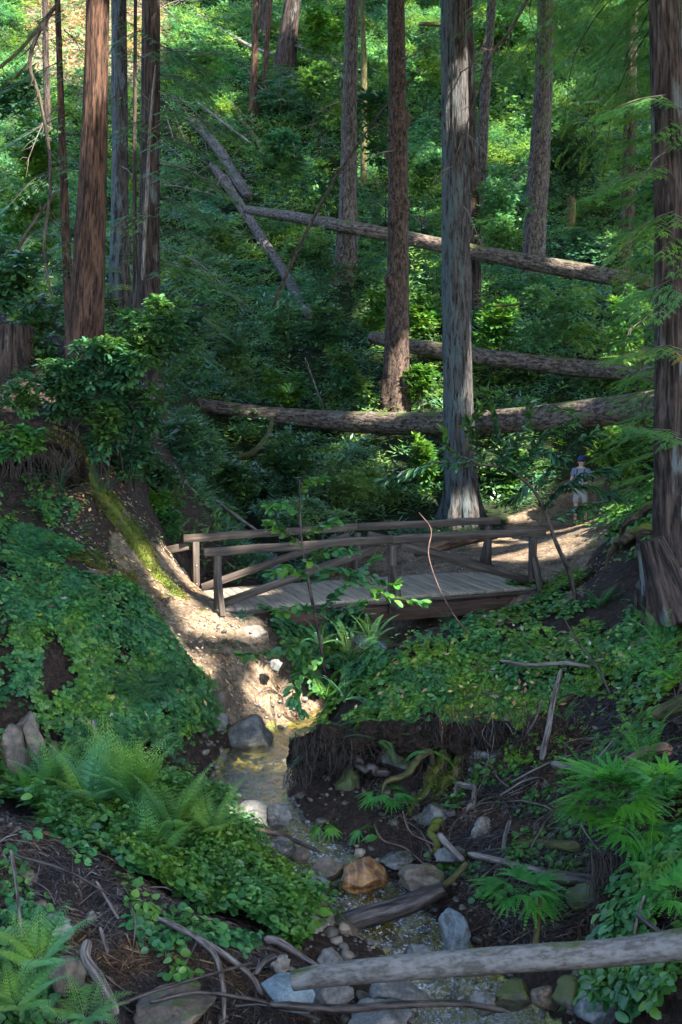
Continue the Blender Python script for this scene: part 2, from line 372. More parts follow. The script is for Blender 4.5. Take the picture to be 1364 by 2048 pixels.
M['clover'] = leaf_mat('sorrel_leaves', [(0, (.020, .080, .026)), (.5, (.042, .145, .040)), (.9, (.075, .21, .05)), (1, (.14, .26, .05))], .5, .35, clump=2.2, dark=.7, dead=(.006, (.36, .25, .02)))
M['clover2'] = leaf_mat('yellowish_sorrel_leaves', [(0, (.03, .095, .02)), (.5, (.065, .175, .032)), (.9, (.12, .25, .045)), (1, (.2, .3, .05))], .5, .35, clump=2.2, dark=.7, dead=(.008, (.42, .28, .02)))  # lighter, yellower tone than the other sorrel
M['ivy'] = leaf_mat('broad_leaves', [(0, (.03, .11, .03)), (.5, (.045, .15, .04)), (1, (.09, .22, .055))], .42, .3, clump=2.5, dark=.7)
M['fern'] = leaf_mat('sword_fern', [(0, (.025, .075, .03)), (.5, (.035, .105, .04)), (1, (.06, .15, .05))], .45, .35, clump=1.5, dark=.75)
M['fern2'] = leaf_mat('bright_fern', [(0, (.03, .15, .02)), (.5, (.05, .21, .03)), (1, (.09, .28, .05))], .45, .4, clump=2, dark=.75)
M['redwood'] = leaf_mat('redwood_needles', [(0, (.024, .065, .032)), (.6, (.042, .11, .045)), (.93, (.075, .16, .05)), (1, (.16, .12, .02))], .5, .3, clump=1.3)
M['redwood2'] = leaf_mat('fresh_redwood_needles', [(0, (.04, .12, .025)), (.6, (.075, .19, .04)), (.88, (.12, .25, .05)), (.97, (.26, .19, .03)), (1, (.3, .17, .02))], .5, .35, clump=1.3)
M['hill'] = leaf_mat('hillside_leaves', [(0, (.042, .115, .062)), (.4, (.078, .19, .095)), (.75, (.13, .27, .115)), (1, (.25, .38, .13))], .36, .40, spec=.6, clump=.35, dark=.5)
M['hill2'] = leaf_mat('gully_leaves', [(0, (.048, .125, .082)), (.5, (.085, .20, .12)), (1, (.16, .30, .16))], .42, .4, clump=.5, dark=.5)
M['fern3'] = leaf_mat('pale_lacy_fern', [(0, (.08, .21, .06)), (.5, (.12, .29, .085)), (1, (.2, .38, .11))], .5, .4, clump=2, dark=.8)
M['dry'] = leaf_mat('dry_brush', [(0, (.16, .13, .075)), (.5, (.28, .25, .15)), (1, (.42, .38, .26))], .7, .3, tint=(1.1, 1, .8), clump=.4, dark=.6)
M['canopy'] = leaf_mat('canopy_leaves', [(0, (.03, .08, .02)), (1, (.05, .12, .03))], .5, .3, clump=.3)
M['dead'] = leaf_mat('dry_leaves', [(0, (.10, .06, .03)), (.45, (.2, .13, .075)), (.8, (.34, .25, .16)), (1, (.5, .42, .32))], .6, .15, tint=(1, .9, .7), clump=2, dark=.8)
M['duff'] = leaf_mat('redwood_duff', [(0, (.010, .006, .005)), (.5, (.028, .016, .012)), (.85, (.065, .042, .030)), (1, (.19, .15, .12))], .8, .1, tint=(1, .9, .7), clump=2, dark=.7)
M['moss_leaf'] = leaf_mat('moss_tufts', [(0, (.05, .065, .008)), (1, (.13, .15, .018))], .8, .3, clump=4, dark=.7)

def bark(name, dk, md, lt, alt=None, alt_lo=.5, alt_hi=.6, sc_=9, st=.10, bs=1.0, bd=.03, rough=.9, moss=None, moss_lo=.55, side=None):
    m, nt = NT(name); tc = attr(nt, 'tc').outputs['Vector']
    v = mapg(nt, tc, (sc_, sc_, sc_ * st)); n1 = noi(nt, v, 1.0, 5, .65, .4); n2 = noi(nt, mapg(nt, tc, (sc_ * 2.7, sc_ * 2.7, sc_ * st * 3)), 1.0, 3, .6)
    h = mth(nt, 'ADD', mth(nt, 'MULTIPLY', n1, .7), mth(nt, 'MULTIPLY', n2, .3))
    col = ramp(nt, h, [(.42, dk), (.49, md), (.59, lt)])
    if alt:
        na = noi(nt, mapg(nt, tc, (3.2, 3.2, .8)), 1.0, 4, .7)
        if side is not None:
            nx = nd(nt, 'ShaderNodeSeparateXYZ', {0: nt.nodes.new('ShaderNodeNewGeometry').outputs['Normal']}).outputs[0]
            na = mth(nt, 'ADD', na, mth(nt, 'MULTIPLY', nx, side))  # second tone weighted to one face, painting in light from that side
        f = mth(nt, 'MULTIPLY', fac_ramp(nt, na, alt_lo, alt_hi), fac_ramp(nt, h, .40, .52))
        col = mix(nt, f, col, mix(nt, n2, alt, tuple(c * .55 for c in alt)))
    if moss:
        nm = noi(nt, mapg(nt, tc, (4, 4, 1.6)), 1.0, 4, .65)
        nz = nd(nt, 'ShaderNodeSeparateXYZ', {0: nt.nodes.new('ShaderNodeNewGeometry').outputs['Normal']}).outputs[2]
        f = fac_ramp(nt, mth(nt, 'ADD', nm, mth(nt, 'MULTIPLY', nz, .18)), moss_lo, moss_lo + .1)
        col = mix(nt, f, col, moss)
    out_(nt, pbsdf(nt, col, rough, .25, bump(nt, h, bs, bd))); return m
M['bark_red'] = bark('redwood_bark', (.007, .0035, .002), (.036, .018, .011), (.095, .048, .029), sc_=16, st=.12, bd=.06)
M['bark_red2'] = bark('dark_redwood_bark', (.006, .004, .003), (.028, .018, .014), (.065, .045, .036), (.13, .15, .145), .58, .66, sc_=14, st=.12, bd=.06)
M['bark_blue'] = bark('lichen_skylit_redwood_bark', (.008, .006, .005), (.030, .026, .024), (.062, .057, .054), (.08, .105, .112), .44, .60, sc_=15, st=.15, bd=.06, side=-.20)  # lichen tone pushed to the left face: bluish skylight painted into the bark
M['bark_grey'] = bark('grey_fir_bark', (.014, .012, .011), (.055, .044, .039), (.11, .094, .083), (.12, .14, .135), .6, .7, sc_=14, st=.35, bd=.04)
M['bark_fir'] = bark('brown_fir_bark', (.009, .006, .005), (.040, .026, .019), (.085, .057, .042), None, sc_=13, st=.4, bd=.06, moss=(.07, .08, .02), moss_lo=.72)
M['bark_log'] = bark('fallen_fir_bark', (.015, .011, .009), (.068, .050, .039), (.15, .12, .10), (.2, .185, .17), .58, .72, sc_=14, st=.35, bd=.06, moss=(.06, .07, .018), moss_lo=.66)
M['bark_pale'] = bark('pale_smooth_bark', (.06, .057, .05), (.10, .096, .087), (.14, .136, .126), (.03, .027, .022), .62, .68, sc_=16, st=.4, bs=.8, bd=.01, moss=(.035, .05, .01), moss_lo=.70)
M['branch'] = bark('dark_branch', (.015, .011, .009), (.045, .033, .025), (.09, .07, .055), sc_=18, st=.2, bs=.5, bd=.01)
M['branch_moss'] = bark('mossy_branch', (.03, .025, .012), (.06, .055, .02), (.10, .09, .03), sc_=18, st=.2, bs=.5, bd=.01, moss=(.032, .042, .010), moss_lo=.55)
M['stick'] = bark('grey_stick', (.035, .028, .023), (.10, .082, .07), (.19, .165, .145), sc_=22, st=.12, bs=.5, bd=.008)
M['stick_dark'] = bark('wet_dark_wood', (.01, .009, .008), (.035, .028, .024), (.08, .065, .055), sc_=18, st=.15, bs=.7, bd=.01, rough=.45, moss=(.05, .055, .015), moss_lo=.72)
M['vine'] = bark('bare_vine', (.05, .03, .024), (.10, .06, .046), (.16, .10, .08), sc_=20, st=.2, bs=.2, bd=.004)
M['root'] = bark('mossy_root', (.02, .014, .008), (.06, .045, .027), (.13, .10, .066), sc_=9, st=.45, bd=.05, moss=(.075, .09, .012), moss_lo=.47)
M['wood_break'] = bark('broken_wood', (.03, .016, .01), (.10, .055, .032), (.2, .125, .08), sc_=16, st=.1, bd=.02)
def timber(name, dk, md, lt, rough=.75):
    m, nt = NT(name); tc = attr(nt, 'tc').outputs['Vector']; r = attr(nt, 'rnd').outputs['Fac']
    n1 = noi(nt, mapg(nt, tc, (28, 28, 1.6)), 1.0, 4, .6, .5); n2 = noi(nt, mapg(nt, tc, (5, 5, 1.2)), 1.0, 3)
    h = mth(nt, 'ADD', mth(nt, 'MULTIPLY', n1, .65), mth(nt, 'MULTIPLY', n2, .35))
    col = ramp(nt, h, [(.34, dk), (.5, md), (.66, lt)])
    col = mix(nt, 1.0, col, ramp(nt, r, [(0, (.8, .8, .8)), (1, (1.15, 1.12, 1.08))]), 'MULTIPLY')
    out_(nt, pbsdf(nt, col, rough, .3, bump(nt, n1, .5, .006))); return m
M['timber'] = timber('weathered_timber', (.016, .011, .008), (.054, .040, .031), (.12, .095, .075))
M['timber_dark'] = timber('girder_timber', (.03, .018, .013), (.08, .045, .03), (.14, .08, .055))
M['timber_grey'] = timber('grey_timber', (.11, .09, .066), (.22, .185, .14), (.30, .26, .205))
# ground ----------------------------------------------------------
def ground_mat():
    m, nt = NT('forest_ground'); p = wpos(nt)
    k = attr(nt, 'mask').outputs['Color']; sp = nd(nt, 'ShaderNodeSeparateColor', {0: k}); dirt, bed, green = sp.outputs[0], sp.outputs[1], sp.outputs[2]
    n1 = noi(nt, p, 2.2, 5, .6); n2 = noi(nt, p, 14, 5, .7); n3 = noi(nt, p, 60, 3, .7); vor = nd(nt, 'ShaderNodeTexVoronoi', {'Vector': p, 'Scale': 34.0}).outputs['Distance']
    litter = ramp(nt, mth(nt, 'ADD', mth(nt, 'MULTIPLY', n2, .6), mth(nt, 'MULTIPLY', n3, .4)), [(.38, (.005, .0035, .003)), (.5, (.022, .014, .010)), (.62, (.055, .037, .027)), (.74, (.15, .115, .09))])
    soil = ramp(nt, mth(nt, 'ADD', mth(nt, 'MULTIPLY', n2, .55), mth(nt, 'MULTIPLY', n1, .45)), [(.38, (.035, .024, .016)), (.5, (.12, .085, .055)), (.62, (.22, .165, .115))])
    soil = mix(nt, fac_ramp(nt, n3, .58, .70, 0, .6), soil, (.3, .25, .2))
    grn = ramp(nt, n2, [(.35, (.004, .008, .003)), (.55, (.012, .020, .006)), (.7, (.035, .045, .012))])
    bd = ramp(nt, mth(nt, 'ADD', mth(nt, 'MULTIPLY', n2, .5), mth(nt, 'MULTIPLY', vor, .9)), [(.3, (.045, .04, .014)), (.5, (.15, .15, .04)), (.75, (.28, .28, .09))])
    e = mth(nt, 'MULTIPLY', mth(nt, 'SUBTRACT', n1, .5), .9)
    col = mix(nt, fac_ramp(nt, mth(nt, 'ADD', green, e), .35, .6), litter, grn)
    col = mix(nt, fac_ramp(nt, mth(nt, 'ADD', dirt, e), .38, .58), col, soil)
    col = mix(nt, fac_ramp(nt, mth(nt, 'ADD', bed, mth(nt, 'MULTIPLY', e, .3)), .4, .6), col, bd)
    h = mth(nt, 'ADD', mth(nt, 'MULTIPLY', n2, .7), mth(nt, 'MULTIPLY', n3, .3))
    out_(nt, pbsdf(nt, col, .92, .2, bump(nt, h, .9, .035))); return m
M['ground'] = ground_mat()
def earth_mat():
    m, nt = NT('root_earth'); n2 = noi(nt, wpos(nt), 14, 5, .7); n3 = noi(nt, wpos(nt), 50, 3, .7); h = mth(nt, 'ADD', mth(nt, 'MULTIPLY', n2, .6), mth(nt, 'MULTIPLY', n3, .4))
    out_(nt, pbsdf(nt, ramp(nt, h, [(.38, (.005, .004, .003)), (.5, (.02, .013, .009)), (.65, (.05, .035, .024))]), .95, .1, bump(nt, h, 1.0, .04))); return m
M['earth'] = earth_mat()
def rock_mat(name, c1, c2, moss=None, mlo=.55, rough=.7, veins=None, wet=0):
    m, nt = NT(name); p = opos(nt); oi = nt.nodes.new('ShaderNodeObjectInfo').outputs['Random']
    v = nd(nt, 'ShaderNodeVectorMath', {0: p, 1: nd(nt, 'ShaderNodeCombineXYZ', {0: mth(nt, 'MULTIPLY', oi, 30), 1: oi}).outputs[0]}, operation='ADD').outputs[0]
    n1 = noi(nt, v, 5, 6, .68, .3); n2 = noi(nt, v, 28, 4, .7)
    h = mth(nt, 'ADD', mth(nt, 'MULTIPLY', n1, .65), mth(nt, 'MULTIPLY', n2, .35))
    col = ramp(nt, h, [(.36, tuple(c * .5 for c in c1)), (.46, c1), (.58, c2), (.7, tuple(min(.8, c * 1.35) for c in c2))])
    if veins:
        wv = nd(nt, 'ShaderNodeTexWave', {'Vector': v, 'Scale': 3.0, 'Distortion': 6.0, 'Detail': 3.0}).outputs['Fac']
        col = mix(nt, fac_ramp(nt, wv, .80, .95, 0, .45), col, veins)
    if moss:
        nz = nd(nt, 'ShaderNodeSeparateXYZ', {0: nt.nodes.new('ShaderNodeNewGeometry').outputs['Normal']}).outputs[2]
        f = fac_ramp(nt, mth(nt, 'ADD', noi(nt, v, 6, 4), mth(nt, 'MULTIPLY', nz, .22)), mlo, mlo + .1); col = mix(nt, f, col, moss)
    r_ = rough
    out_(nt, pbsdf(nt, col, r_, .45, bump(nt, h, .8, .03))); return m
M['rock_grey'] = rock_mat('grey_rock', (.075, .073, .066), (.15, .148, .135))
M['rock_blue'] = rock_mat('blue_grey_rock', (.065, .08, .085), (.12, .15, .158), veins=(.17, .19, .19))
M['rock_pale'] = rock_mat('pale_rock', (.13, .115, .095), (.24, .215, .18), veins=(.09, .07, .045))
M['rock_orange'] = rock_mat('orange_rock', (.14, .065, .02), (.28, .13, .035), rough=.45, veins=(.3, .2, .12))
M['rock_brown'] = rock_mat('brown_rock', (.06, .045, .03), (.13, .098, .064), moss=(.05, .06, .02), mlo=.7, rough=.55)
M['rock_moss'] = rock_mat('mossy_rock', (.05, .05, .04), (.1, .1, .08), moss=(.045, .058, .012), mlo=.45)
M['rock_wet'] = rock_mat('wet_rock', (.04, .04, .036), (.11, .105, .09), rough=.25, moss=(.05, .06, .015), mlo=.72)
M['slate'] = rock_mat('slate', (.10, .135, .145), (.18, .235, .25), rough=.4)
def water_mat():
    m, nt = NT('stream_water'); p = wpos(nt)
    n1 = noi(nt, mapg(nt, p, (1, 1.6, 1)), 7, 3, .6, 1.2); n2 = noi(nt, p, 30, 3, .6, .6)
    rf = attr(nt, 'foam').outputs['Fac']
    h = mth(nt, 'ADD', n1, mth(nt, 'MULTIPLY', n2, mth(nt, 'ADD', .35, rf)))
    b = bump(nt, h, 1.0, .045)
    fr = nd(nt, 'ShaderNodeFresnel', {'IOR': 1.33, 'Normal': b}).outputs[0]
    tr = nd(nt, 'ShaderNodeBsdfTransparent', {'Color': (.80, .74, .34, 1)}).outputs[0]
    gl = nd(nt, 'ShaderNodeBsdfGlossy', {'Color': (1, 1, 1, 1), 'Roughness': .06, 'Normal': b}).outputs[0]
    s1 = nd(nt, 'ShaderNodeMixShader', {0: mth(nt, 'MINIMUM', mth(nt, 'MULTIPLY', fr, .62), 1.0), 1: tr, 2: gl}).outputs[0]
    ff = mth(nt, 'MULTIPLY', fac_ramp(nt, mth(nt, 'ADD', n2, mth(nt, 'MULTIPLY', n1, .6)), .85, .97), mth(nt, 'MULTIPLY', rf, .8))
    fo = pbsdf(nt, (.5, .55, .62), .3, .5, b)
    out_(nt, nd(nt, 'ShaderNodeMixShader', {0: ff, 1: s1, 2: fo}).outputs[0]); return m
M['water'] = water_mat()
def plain(name, col, rough=.7, n=0, spec=.4):
    m, nt = NT(name)
    c = mix(nt, noi(nt, opos(nt), 25, 3), tuple(x * (1 - n) for x in col), tuple(min(1, x * (1 + n)) for x in col)) if n else None
    out_(nt, pbsdf(nt, c if n else (*col, 1), rough, spec)); return m

# ------------------------------------------------------------------ ground object
_ds, _vs = seg_dist(GX, GY, STREAM); _dp, _vp = seg_dist(GX, GY, PATH); _dy, _vy = seg_dist(GX, GY, YARD); _df, _vf = seg_dist(GX, GY, FACE)
pu, pv = proj(GX, GY, GZ)
dirt = np.maximum(np.maximum(1 - sstep(_vp[..., 1] * .9, _vp[..., 1] * 1.7, _dp), .95 - sstep(_vy[..., 1], _vy[..., 1] * 1.7, _dy)), 1 - sstep(_vf[..., 1], _vf[..., 1] * 1.6, _df))
dirt = np.maximum(dirt, np.where(in_poly(pu, pv, [(130, 960), (260, 950), (330, 1050), (430, 1210), (560, 1240), (640, 1440), (560, 1450), (450, 1440), (360, 1330), (300, 1210), (180, 1190)]) & (GY > 16.3) & (GY < 22), np.where(pv > 1140, .85, .18), 0))  # upper slope masked toward dark litter: its shade put into the colour
dirt = np.maximum(dirt, np.where(in_poly(pu, pv, [(700, 1090), (1000, 1060), (1180, 1085), (1170, 1180), (1090, 1240), (960, 1250), (880, 1180), (600, 1180)]) & (GY > 17.3) & (GY < 30), .7, 0))
dirt = np.maximum(dirt, np.where(in_poly(pu, pv, [(60, -60), (330, -60), (330, 190), (200, 200), (60, 190)]) & (GY > 55), .75, 0))
bed = (1 - sstep(_vs[..., 1] * .5 - .12, _vs[..., 1] * .5 + .02, _ds)) * (GY < 24)
green = np.clip(sstep(24, 32, GY) + (GX < -3.2) * (GY < 24) * .3, 0, 1) * (1 - dirt)
nx_, ny_ = GX.shape[1], GX.shape[0]
idx = np.arange(nx_ * ny_).reshape(ny_, nx_)
Qg = np.stack([idx[:-1, :-1], idx[:-1, 1:], idx[1:, 1:], idx[1:, :-1]], -1).reshape(-1, 4)
Vg = np.stack([GX, GY, GZ], -1).reshape(-1, 3)
fc = Vg[Qg].mean(1); dpc, vpc = seg_dist(fc[:, 0], fc[:, 1], PATH); isp = (dpc < vpc[:, 1] * 1.05 + .15 * noise(fc[:, 0] * 2, fc[:, 1] * 2)) & (fc[:, 1] < 36) & (fc[:, 0] > -8) & (fc[:, 0] < 9.5)
ish = (fc[:, 1] > 33)
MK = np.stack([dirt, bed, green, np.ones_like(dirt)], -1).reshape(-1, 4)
def sub_ground(name, sel):
    q = Qg[sel]; used = np.unique(q); re = np.full(len(Vg), -1); re[used] = np.arange(len(used))
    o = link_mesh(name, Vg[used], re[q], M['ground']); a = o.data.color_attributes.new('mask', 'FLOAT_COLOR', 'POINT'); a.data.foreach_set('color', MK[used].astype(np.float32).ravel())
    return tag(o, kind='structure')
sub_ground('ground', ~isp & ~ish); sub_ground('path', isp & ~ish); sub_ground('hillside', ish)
# ------------------------------------------------------------------ water
S = spline(np.array(STREAM), 420); T_ = np.gradient(S[:, :2], axis=0); T_ /= np.linalg.norm(T_, axis=1)[:, None]; Nn = np.stack([-T_[:, 1], T_[:, 0]], 1)
nw = 26; ww = np.linspace(-.5, .5, nw); WX = S[:, None, 0] + Nn[:, None, 0] * ww * (S[:, None, 3] + .5); WY = S[:, None, 1] + Nn[:, None, 1] * ww * (S[:, None, 3] + .5)
slope = np.abs(np.gradient(S[:, 2])) / np.maximum(np.linalg.norm(np.gradient(S[:, :2], axis=0), axis=1), 1e-3)
foam = np.clip(sstep(.05, .13, slope) * .9 + .08, 0, 1)[:, None] * np.ones(nw)[None]
WZ = S[:, None, 2] - .02 + (.008 + .03 * foam) * fbm(WX * 6, WY * 6, 1, 3)
idx = np.arange(WX.size).reshape(WX.shape)
wo = link_mesh('water', np.stack([WX, WY, WZ], -1).reshape(-1, 3), np.stack([idx[:-1, :-1], idx[:-1, 1:], idx[1:, 1:], idx[1:, :-1]], -1).reshape(-1, 4), M['water'])
a = wo.data.attributes.new('foam', 'FLOAT', 'POINT'); a.data.foreach_set('value', foam.astype(np.float32).ravel()); tag(wo, kind='structure')
# ------------------------------------------------------------------ trees
HOLES = []                                # places the sun reaches through gaps cut for it in the canopy: (u, v, Y or None, radius m)
for u, v, Y, r in [(290, 1125, None, .16), (345, 1185, None, .32), (400, 1235, None, .34), (445, 1238, None, .28), (350, 1285, None, .2), (395, 1330, None, .2), (540, 1400, None, .40), (600, 1420, None, .38), (500, 1255, None, .15),
                   (390, 1100, 20.6, .42), (420, 1150, 20.3, .35), (490, 1092, 20.6, .45), (560, 1100, 20.3, .3),
                   (200, 0, 21, .6), (200, 110, 21, .36), (300, 90, 30, .5), (310, 140, 30, .35),
                   (905, 1020, 30.45, .25), (950, 1015, 30.45, .3), (1000, 1075, None, .35), (1085, 1080, None, .35), (1175, 1045, None, .6), (1215, 1042, None, .5), (1060, 1108, None, .45), (1120, 1098, None, .4), (1150, 1075, None, .4), (985, 1090, None, .25),
                   (1000, 845, 32, .22), (1004, 865, 32, .2), (800, 815, 36, .5), (760, 822, 35, .5), (803, 740, 36.5, .4), (800, 790, 36.45, .35),
                   (838, 790, 36.3, 1.0), (845, 750, 36.5, 1.1), (832, 900, 32.8, .55), (838, 950, 32.6, .5), (838, 1000, 32.4, .4), (1010, 930, 32.3, 1.0), (980, 985, 32.2, .8), (1040, 900, 33, .8), (1030, 1010, 31.5, .6), (840, 640, 41, .8), (990, 600, 37.5, .8), (1060, 400, 43, .7), (1180, 490, 39, .6), (1060, 960, 32.5, .4), (820, 870, 33, .4), (770, 640, 44, .9), (740, 650, 46, .7),
                   (1030, 270, 68, 1.5), (1010, 330, 66, 1.2), (1050, 250, 70, 1.2), (770, 110, 78, 1.6), (860, 30, 84, 2.2), (1010, 40, 84, 1.8),
                   (250, 510, 19.6, .3), (270, 590, 19.6, .4), (290, 610, 19.6, .3), (215, 600, 19.6, .25), (100, 780, None, .35), (40, 800, None, .3),
                   (110, 60, 74, 4.5), (90, 20, 78, 4.5), (150, 120, 70, 3.0), (250, 60, 74, 3.5), (60, 100, 72, 3), (340, 60, 74, 2.5), (20, 40, 76, 3), (370, 20, 78, 2), (190, 40, 75, 3),
                   (660, 1345, 15.7, .22), (690, 1355, 15.8, .2), (500, 1625, 13.9, .2), (240, 740, 22, .35), (530, 790, 36, .5)]:
    HOLES.append((hit(u, v) if Y is None else at(u, v, Y), r))
HP = np.array([h[0] for h in HOLES]); HR = np.array([h[1] for h in HOLES])
def sun_keep(P, ragged=.35):              # True where foliage stays; gaps follow the shafts of sun
    P = np.asarray(P); keep = np.ones(len(P), bool); n = noise(P[:, 0] * 1.7, P[:, 1] * 1.7, P[:, 2] * 1.7)
    for h, r in zip(HP, HR):
        q = P - h; s = q @ SUN; d = np.linalg.norm(q - s[:, None] * SUN, axis=1)
        keep &= ~((s > .3) & (d < r * 1.25 * (1 + ragged * n) + .14))
    return keep
def carve(mb):                            # drop single leaves that stand in a shaft of sun
    V, Q, r, t = mb.arrays(); k = sun_keep(V[Q].mean(1)); mb.V = [V]; mb.Q = [Q[k]]; mb.R = [r[k]]; mb.T = [t]
def furrow(k=9, amp=.07, flare=.0, fh=1.2, seed=0, knob=0):
    def f(a, L, r):
        d = r * amp * (noise(np.cos(a) * k / 2 + seed, np.sin(a) * k / 2, L * .5) + .7 * noise(np.cos(a) * k * 1.3 + seed, np.sin(a) * k * 1.3, L * 1.3))
        if flare: d = d + r * flare * np.exp(-L / fh) * (1 + .45 * np.sin(a * 5 + seed) + .3 * np.sin(a * 9 + seed * 2))
        if knob:
            q = noise(np.cos(a) * 1.6 + seed, np.sin(a) * 1.6, L * 1.9 + seed); d = d + r * knob * np.clip(q - .45, 0, 1) * 2.2
        return d
    return f
KTUFT = [cluster(leaf4(.22, .04), 9, .5, 1.0, .5, s) for s in range(3)]
def crown_mesh(base, z0, z1, rad, n, parent, mat='canopy', size=.5):
    z = U(0, 1, n) ** 1.0; zz = z0 + (z1 - z0) * z; rr = rad * (1 - z * .75) * np.sqrt(U(.05, 1, n)); a = U(0, 2 * np.pi, n)
    P = np.stack([base[0] + rr * np.cos(a), base[1] + rr * np.sin(a), zz - rr * .25], 1)
    v_ = proj(P[:, 0], P[:, 1], P[:, 2])[1]; P = P[(v_ < -60) | (P[:, 1] < 3)]
    if not len(P): return None
    D = np.stack([np.cos(U(0, 6.28, len(P))), np.sin(U(0, 6.28, len(P))), U(-.6, .1, len(P))], 1)
    mb = MB(); inst(mb, KTUFT[0], P, rot_to(D), size * U(.7, 1.3, len(P)))
    carve(mb); return mb.build('crown', M[mat], parent, smooth=False, origin=base)
TREES = {}
def tree(key, label, cat, pts, mat, top=26, flare=.35, fh=.9, amp=.07, k=9, knob=0, crown=(3.0, 500), name='redwood_tree', seg=40, stubs=0, group=None, sink=1.0):
    # pts: (u, v, Y, width px) from base to the top of the frame
    P = []; r = []
    for u, v, Y, wpx in pts:
        p = at(u, v, Y); dpt = Y * cs - (p[2] - CAMZ) * sn; P.append(p); r.append(wpx * .88 / 2 * dpt / F)
    P = np.array(P); base = P[0].copy(); g = float(hz(base[0], base[1])); base[2] = g
    d = (P[-1] - P[-2]) / np.linalg.norm(P[-1] - P[-2]); L = max(2, top - P[-1][2])
    P = np.vstack([[P[0][0], P[0][1], g - sink], P, P[-1] + d * L]); r = np.array([r[0]] + r + [r[-1] * .55])
    n = max(24, int((P[-1][2] - P[0][2]) / .22)); n = min(n, 160)
    Q = spline(np.column_stack([P, r]), n)
    root = empty(name, base, label, cat, group); TREES[key] = root
    mb = MB(); dd = furrow(k, amp, flare, fh, len(TREES) * 3.7, knob)
    L0 = P[1][2] - P[0][2]
    tube(mb, Q[:, :3] - base, Q[:, 3], seg, disp=lambda a, L, rr: dd(a, np.maximum(L - L0, 0), rr))
    t = mb.build('trunk', M[mat], root)
    if stubs:
        for _ in range(stubs):
            i = int(U(.12, .75) * n); a = U(np.pi * .9, np.pi * 2.1); q = Q[i, :3]; dr = np.array([math.cos(a), math.sin(a), .15]); rr = Q[i, 3]
            sb = MB(); tube(sb, np.array([q + dr * rr * .7, q + dr * (rr + .05), q + dr * (rr + U(.07, .2))]) - base, [.05, .032, .012], 6)
            sb.build('branch_stub', M[mat], root)
    if crown:
        z0 = CAMZ + .33 * base[1] + 1.0; crown_mesh(base + (d * 1.0) * 0, z0 if base[1] < 60 else max(z0, top - 6), top + 1, crown[0], crown[1], root)
    return root, Q, base
tree('T2', 'thick reddish brown redwood trunk on the left, its upper part lit by the sun', 'redwood', [(168, 700, 22, 84), (176, 560, 22, 74), (188, 300, 22, 60), (196, 0, 22, 52)], 'bark_red', 24, .08)
tree('T1', 'thin brown trunk just left of the sunlit redwood', 'tree', [(143, 660, 23.5, 26), (136, 560, 23.5, 22), (126, 330, 23.5, 18), (115, 0, 23.5, 13)], 'bark_red', 20, .2, crown=None, name='young_redwood', seg=20)
tree('T3', 'slim trunk with blue lichen between the sunlit redwood and the dark double trunk', 'redwood', [(240, 600, 36, 42), (240, 300, 36, 37), (238, 0, 36, 34)], 'bark_blue', 26, .3, knob=.25)
tree('T4', 'dark redwood trunk with a pale dead stem running up its front, left third', 'redwood', [(298, 815, 29, 58), (298, 560, 29, 50), (300, 300, 29, 43), (302, 0, 29, 40)], 'bark_red2', 26, .3, crown=(2.6,450))
tree('T4b', 'thin dark stem hugging the left side of the dark redwood', 'tree', [(272, 800, 31, 16), (270, 500, 31, 11), (269, 300, 31, 9), (271, 0, 31, 8)], 'bark_red2', 20, .1, crown=None, seg=12, name='young_redwood')
tree('T0', 'far dark trunk at the upper left corner behind the thin brown trunk', 'tree', [(96, 260, 52, 16), (92, 130, 52, 15), (90, 0, 52, 13)], 'bark_red2', 30, .1, crown=None, seg=16, name='fir_tree')
tree('T5a', 'slender reddish trunk, left one of the pair at top centre', 'redwood', [(506, 235, 68, 20), (509, 120, 68, 15), (512, 0, 68, 14)], 'bark_red', 36, .3, crown=None, seg=16)
tree('T5b', 'slender reddish trunk, right one of the pair at top centre', 'redwood', [(528, 188, 70, 14), (534, 90, 70, 11), (541, 0, 70, 10)], 'bark_red', 36, .2, crown=None, seg=16)
tree('T6', 'broad dark redwood with a flared base high on the slope at top centre', 'redwood', [(564, 172, 73, 52), (574, 90, 73, 42), (585, 0, 73, 36)], 'bark_red2', 38, .35, 1.5, crown=(3, 160))
tree('T6b', 'dark trunk half hidden behind the slender pair at top centre', 'redwood', [(527, 110, 76, 22), (526, 60, 76, 19), (527, 0, 76, 18)], 'bark_red2', 38, .2, crown=None, seg=16)
tree('T7', 'pale brown fir trunk standing behind the uppermost fallen log', 'fir', [(690, 560, 46, 52), (695, 440, 46, 42), (699, 250, 46, 34), (704, 0, 46, 29)], 'bark_grey', 30, .3, k=12, knob=.15, stubs=5, name='fir_tree')
tree('T7b', 'thin mossy trunk leaning at top centre beside the pale fir', 'tree', [(728, 150, 62, 14), (726, 60, 62, 11), (724, 0, 62, 10)], 'branch_moss', 32, .1, crown=None, seg=12, name='fir_tree')
tree('T8', 'knobbly brown fir trunk with many branch scars left of the blue grey trunk', 'fir', [(789, 835, 37, 62), (793, 700, 37, 55), (796, 500, 37, 47), (795, 250, 37, 42), (792, 0, 37, 38)], 'bark_fir', 28, .25, .7, k=12, knob=.75, stubs=16, name='fir_tree')
tree('T9', 'large blue grey redwood trunk beside the path, furrowed bark and flared base', 'redwood', [(925, 1035, 31, 78), (922, 960, 31, 70), (916, 800, 31, 66), (912, 500, 31, 62), (910, 250, 31, 60), (908, 0, 31, 57)], 'bark_blue', 28, .35, .5, k=17, amp=.10, crown=(3.2,500), seg=88)
tree('T10', 'slim grey trunk leaning slightly behind the blue grey redwood', 'fir', [(950, 560, 52, 30), (958, 400, 52, 26), (970, 200, 52, 23), (984, 0, 52, 20)], 'bark_grey', 32, .2, k=12, stubs=5, name='fir_tree')
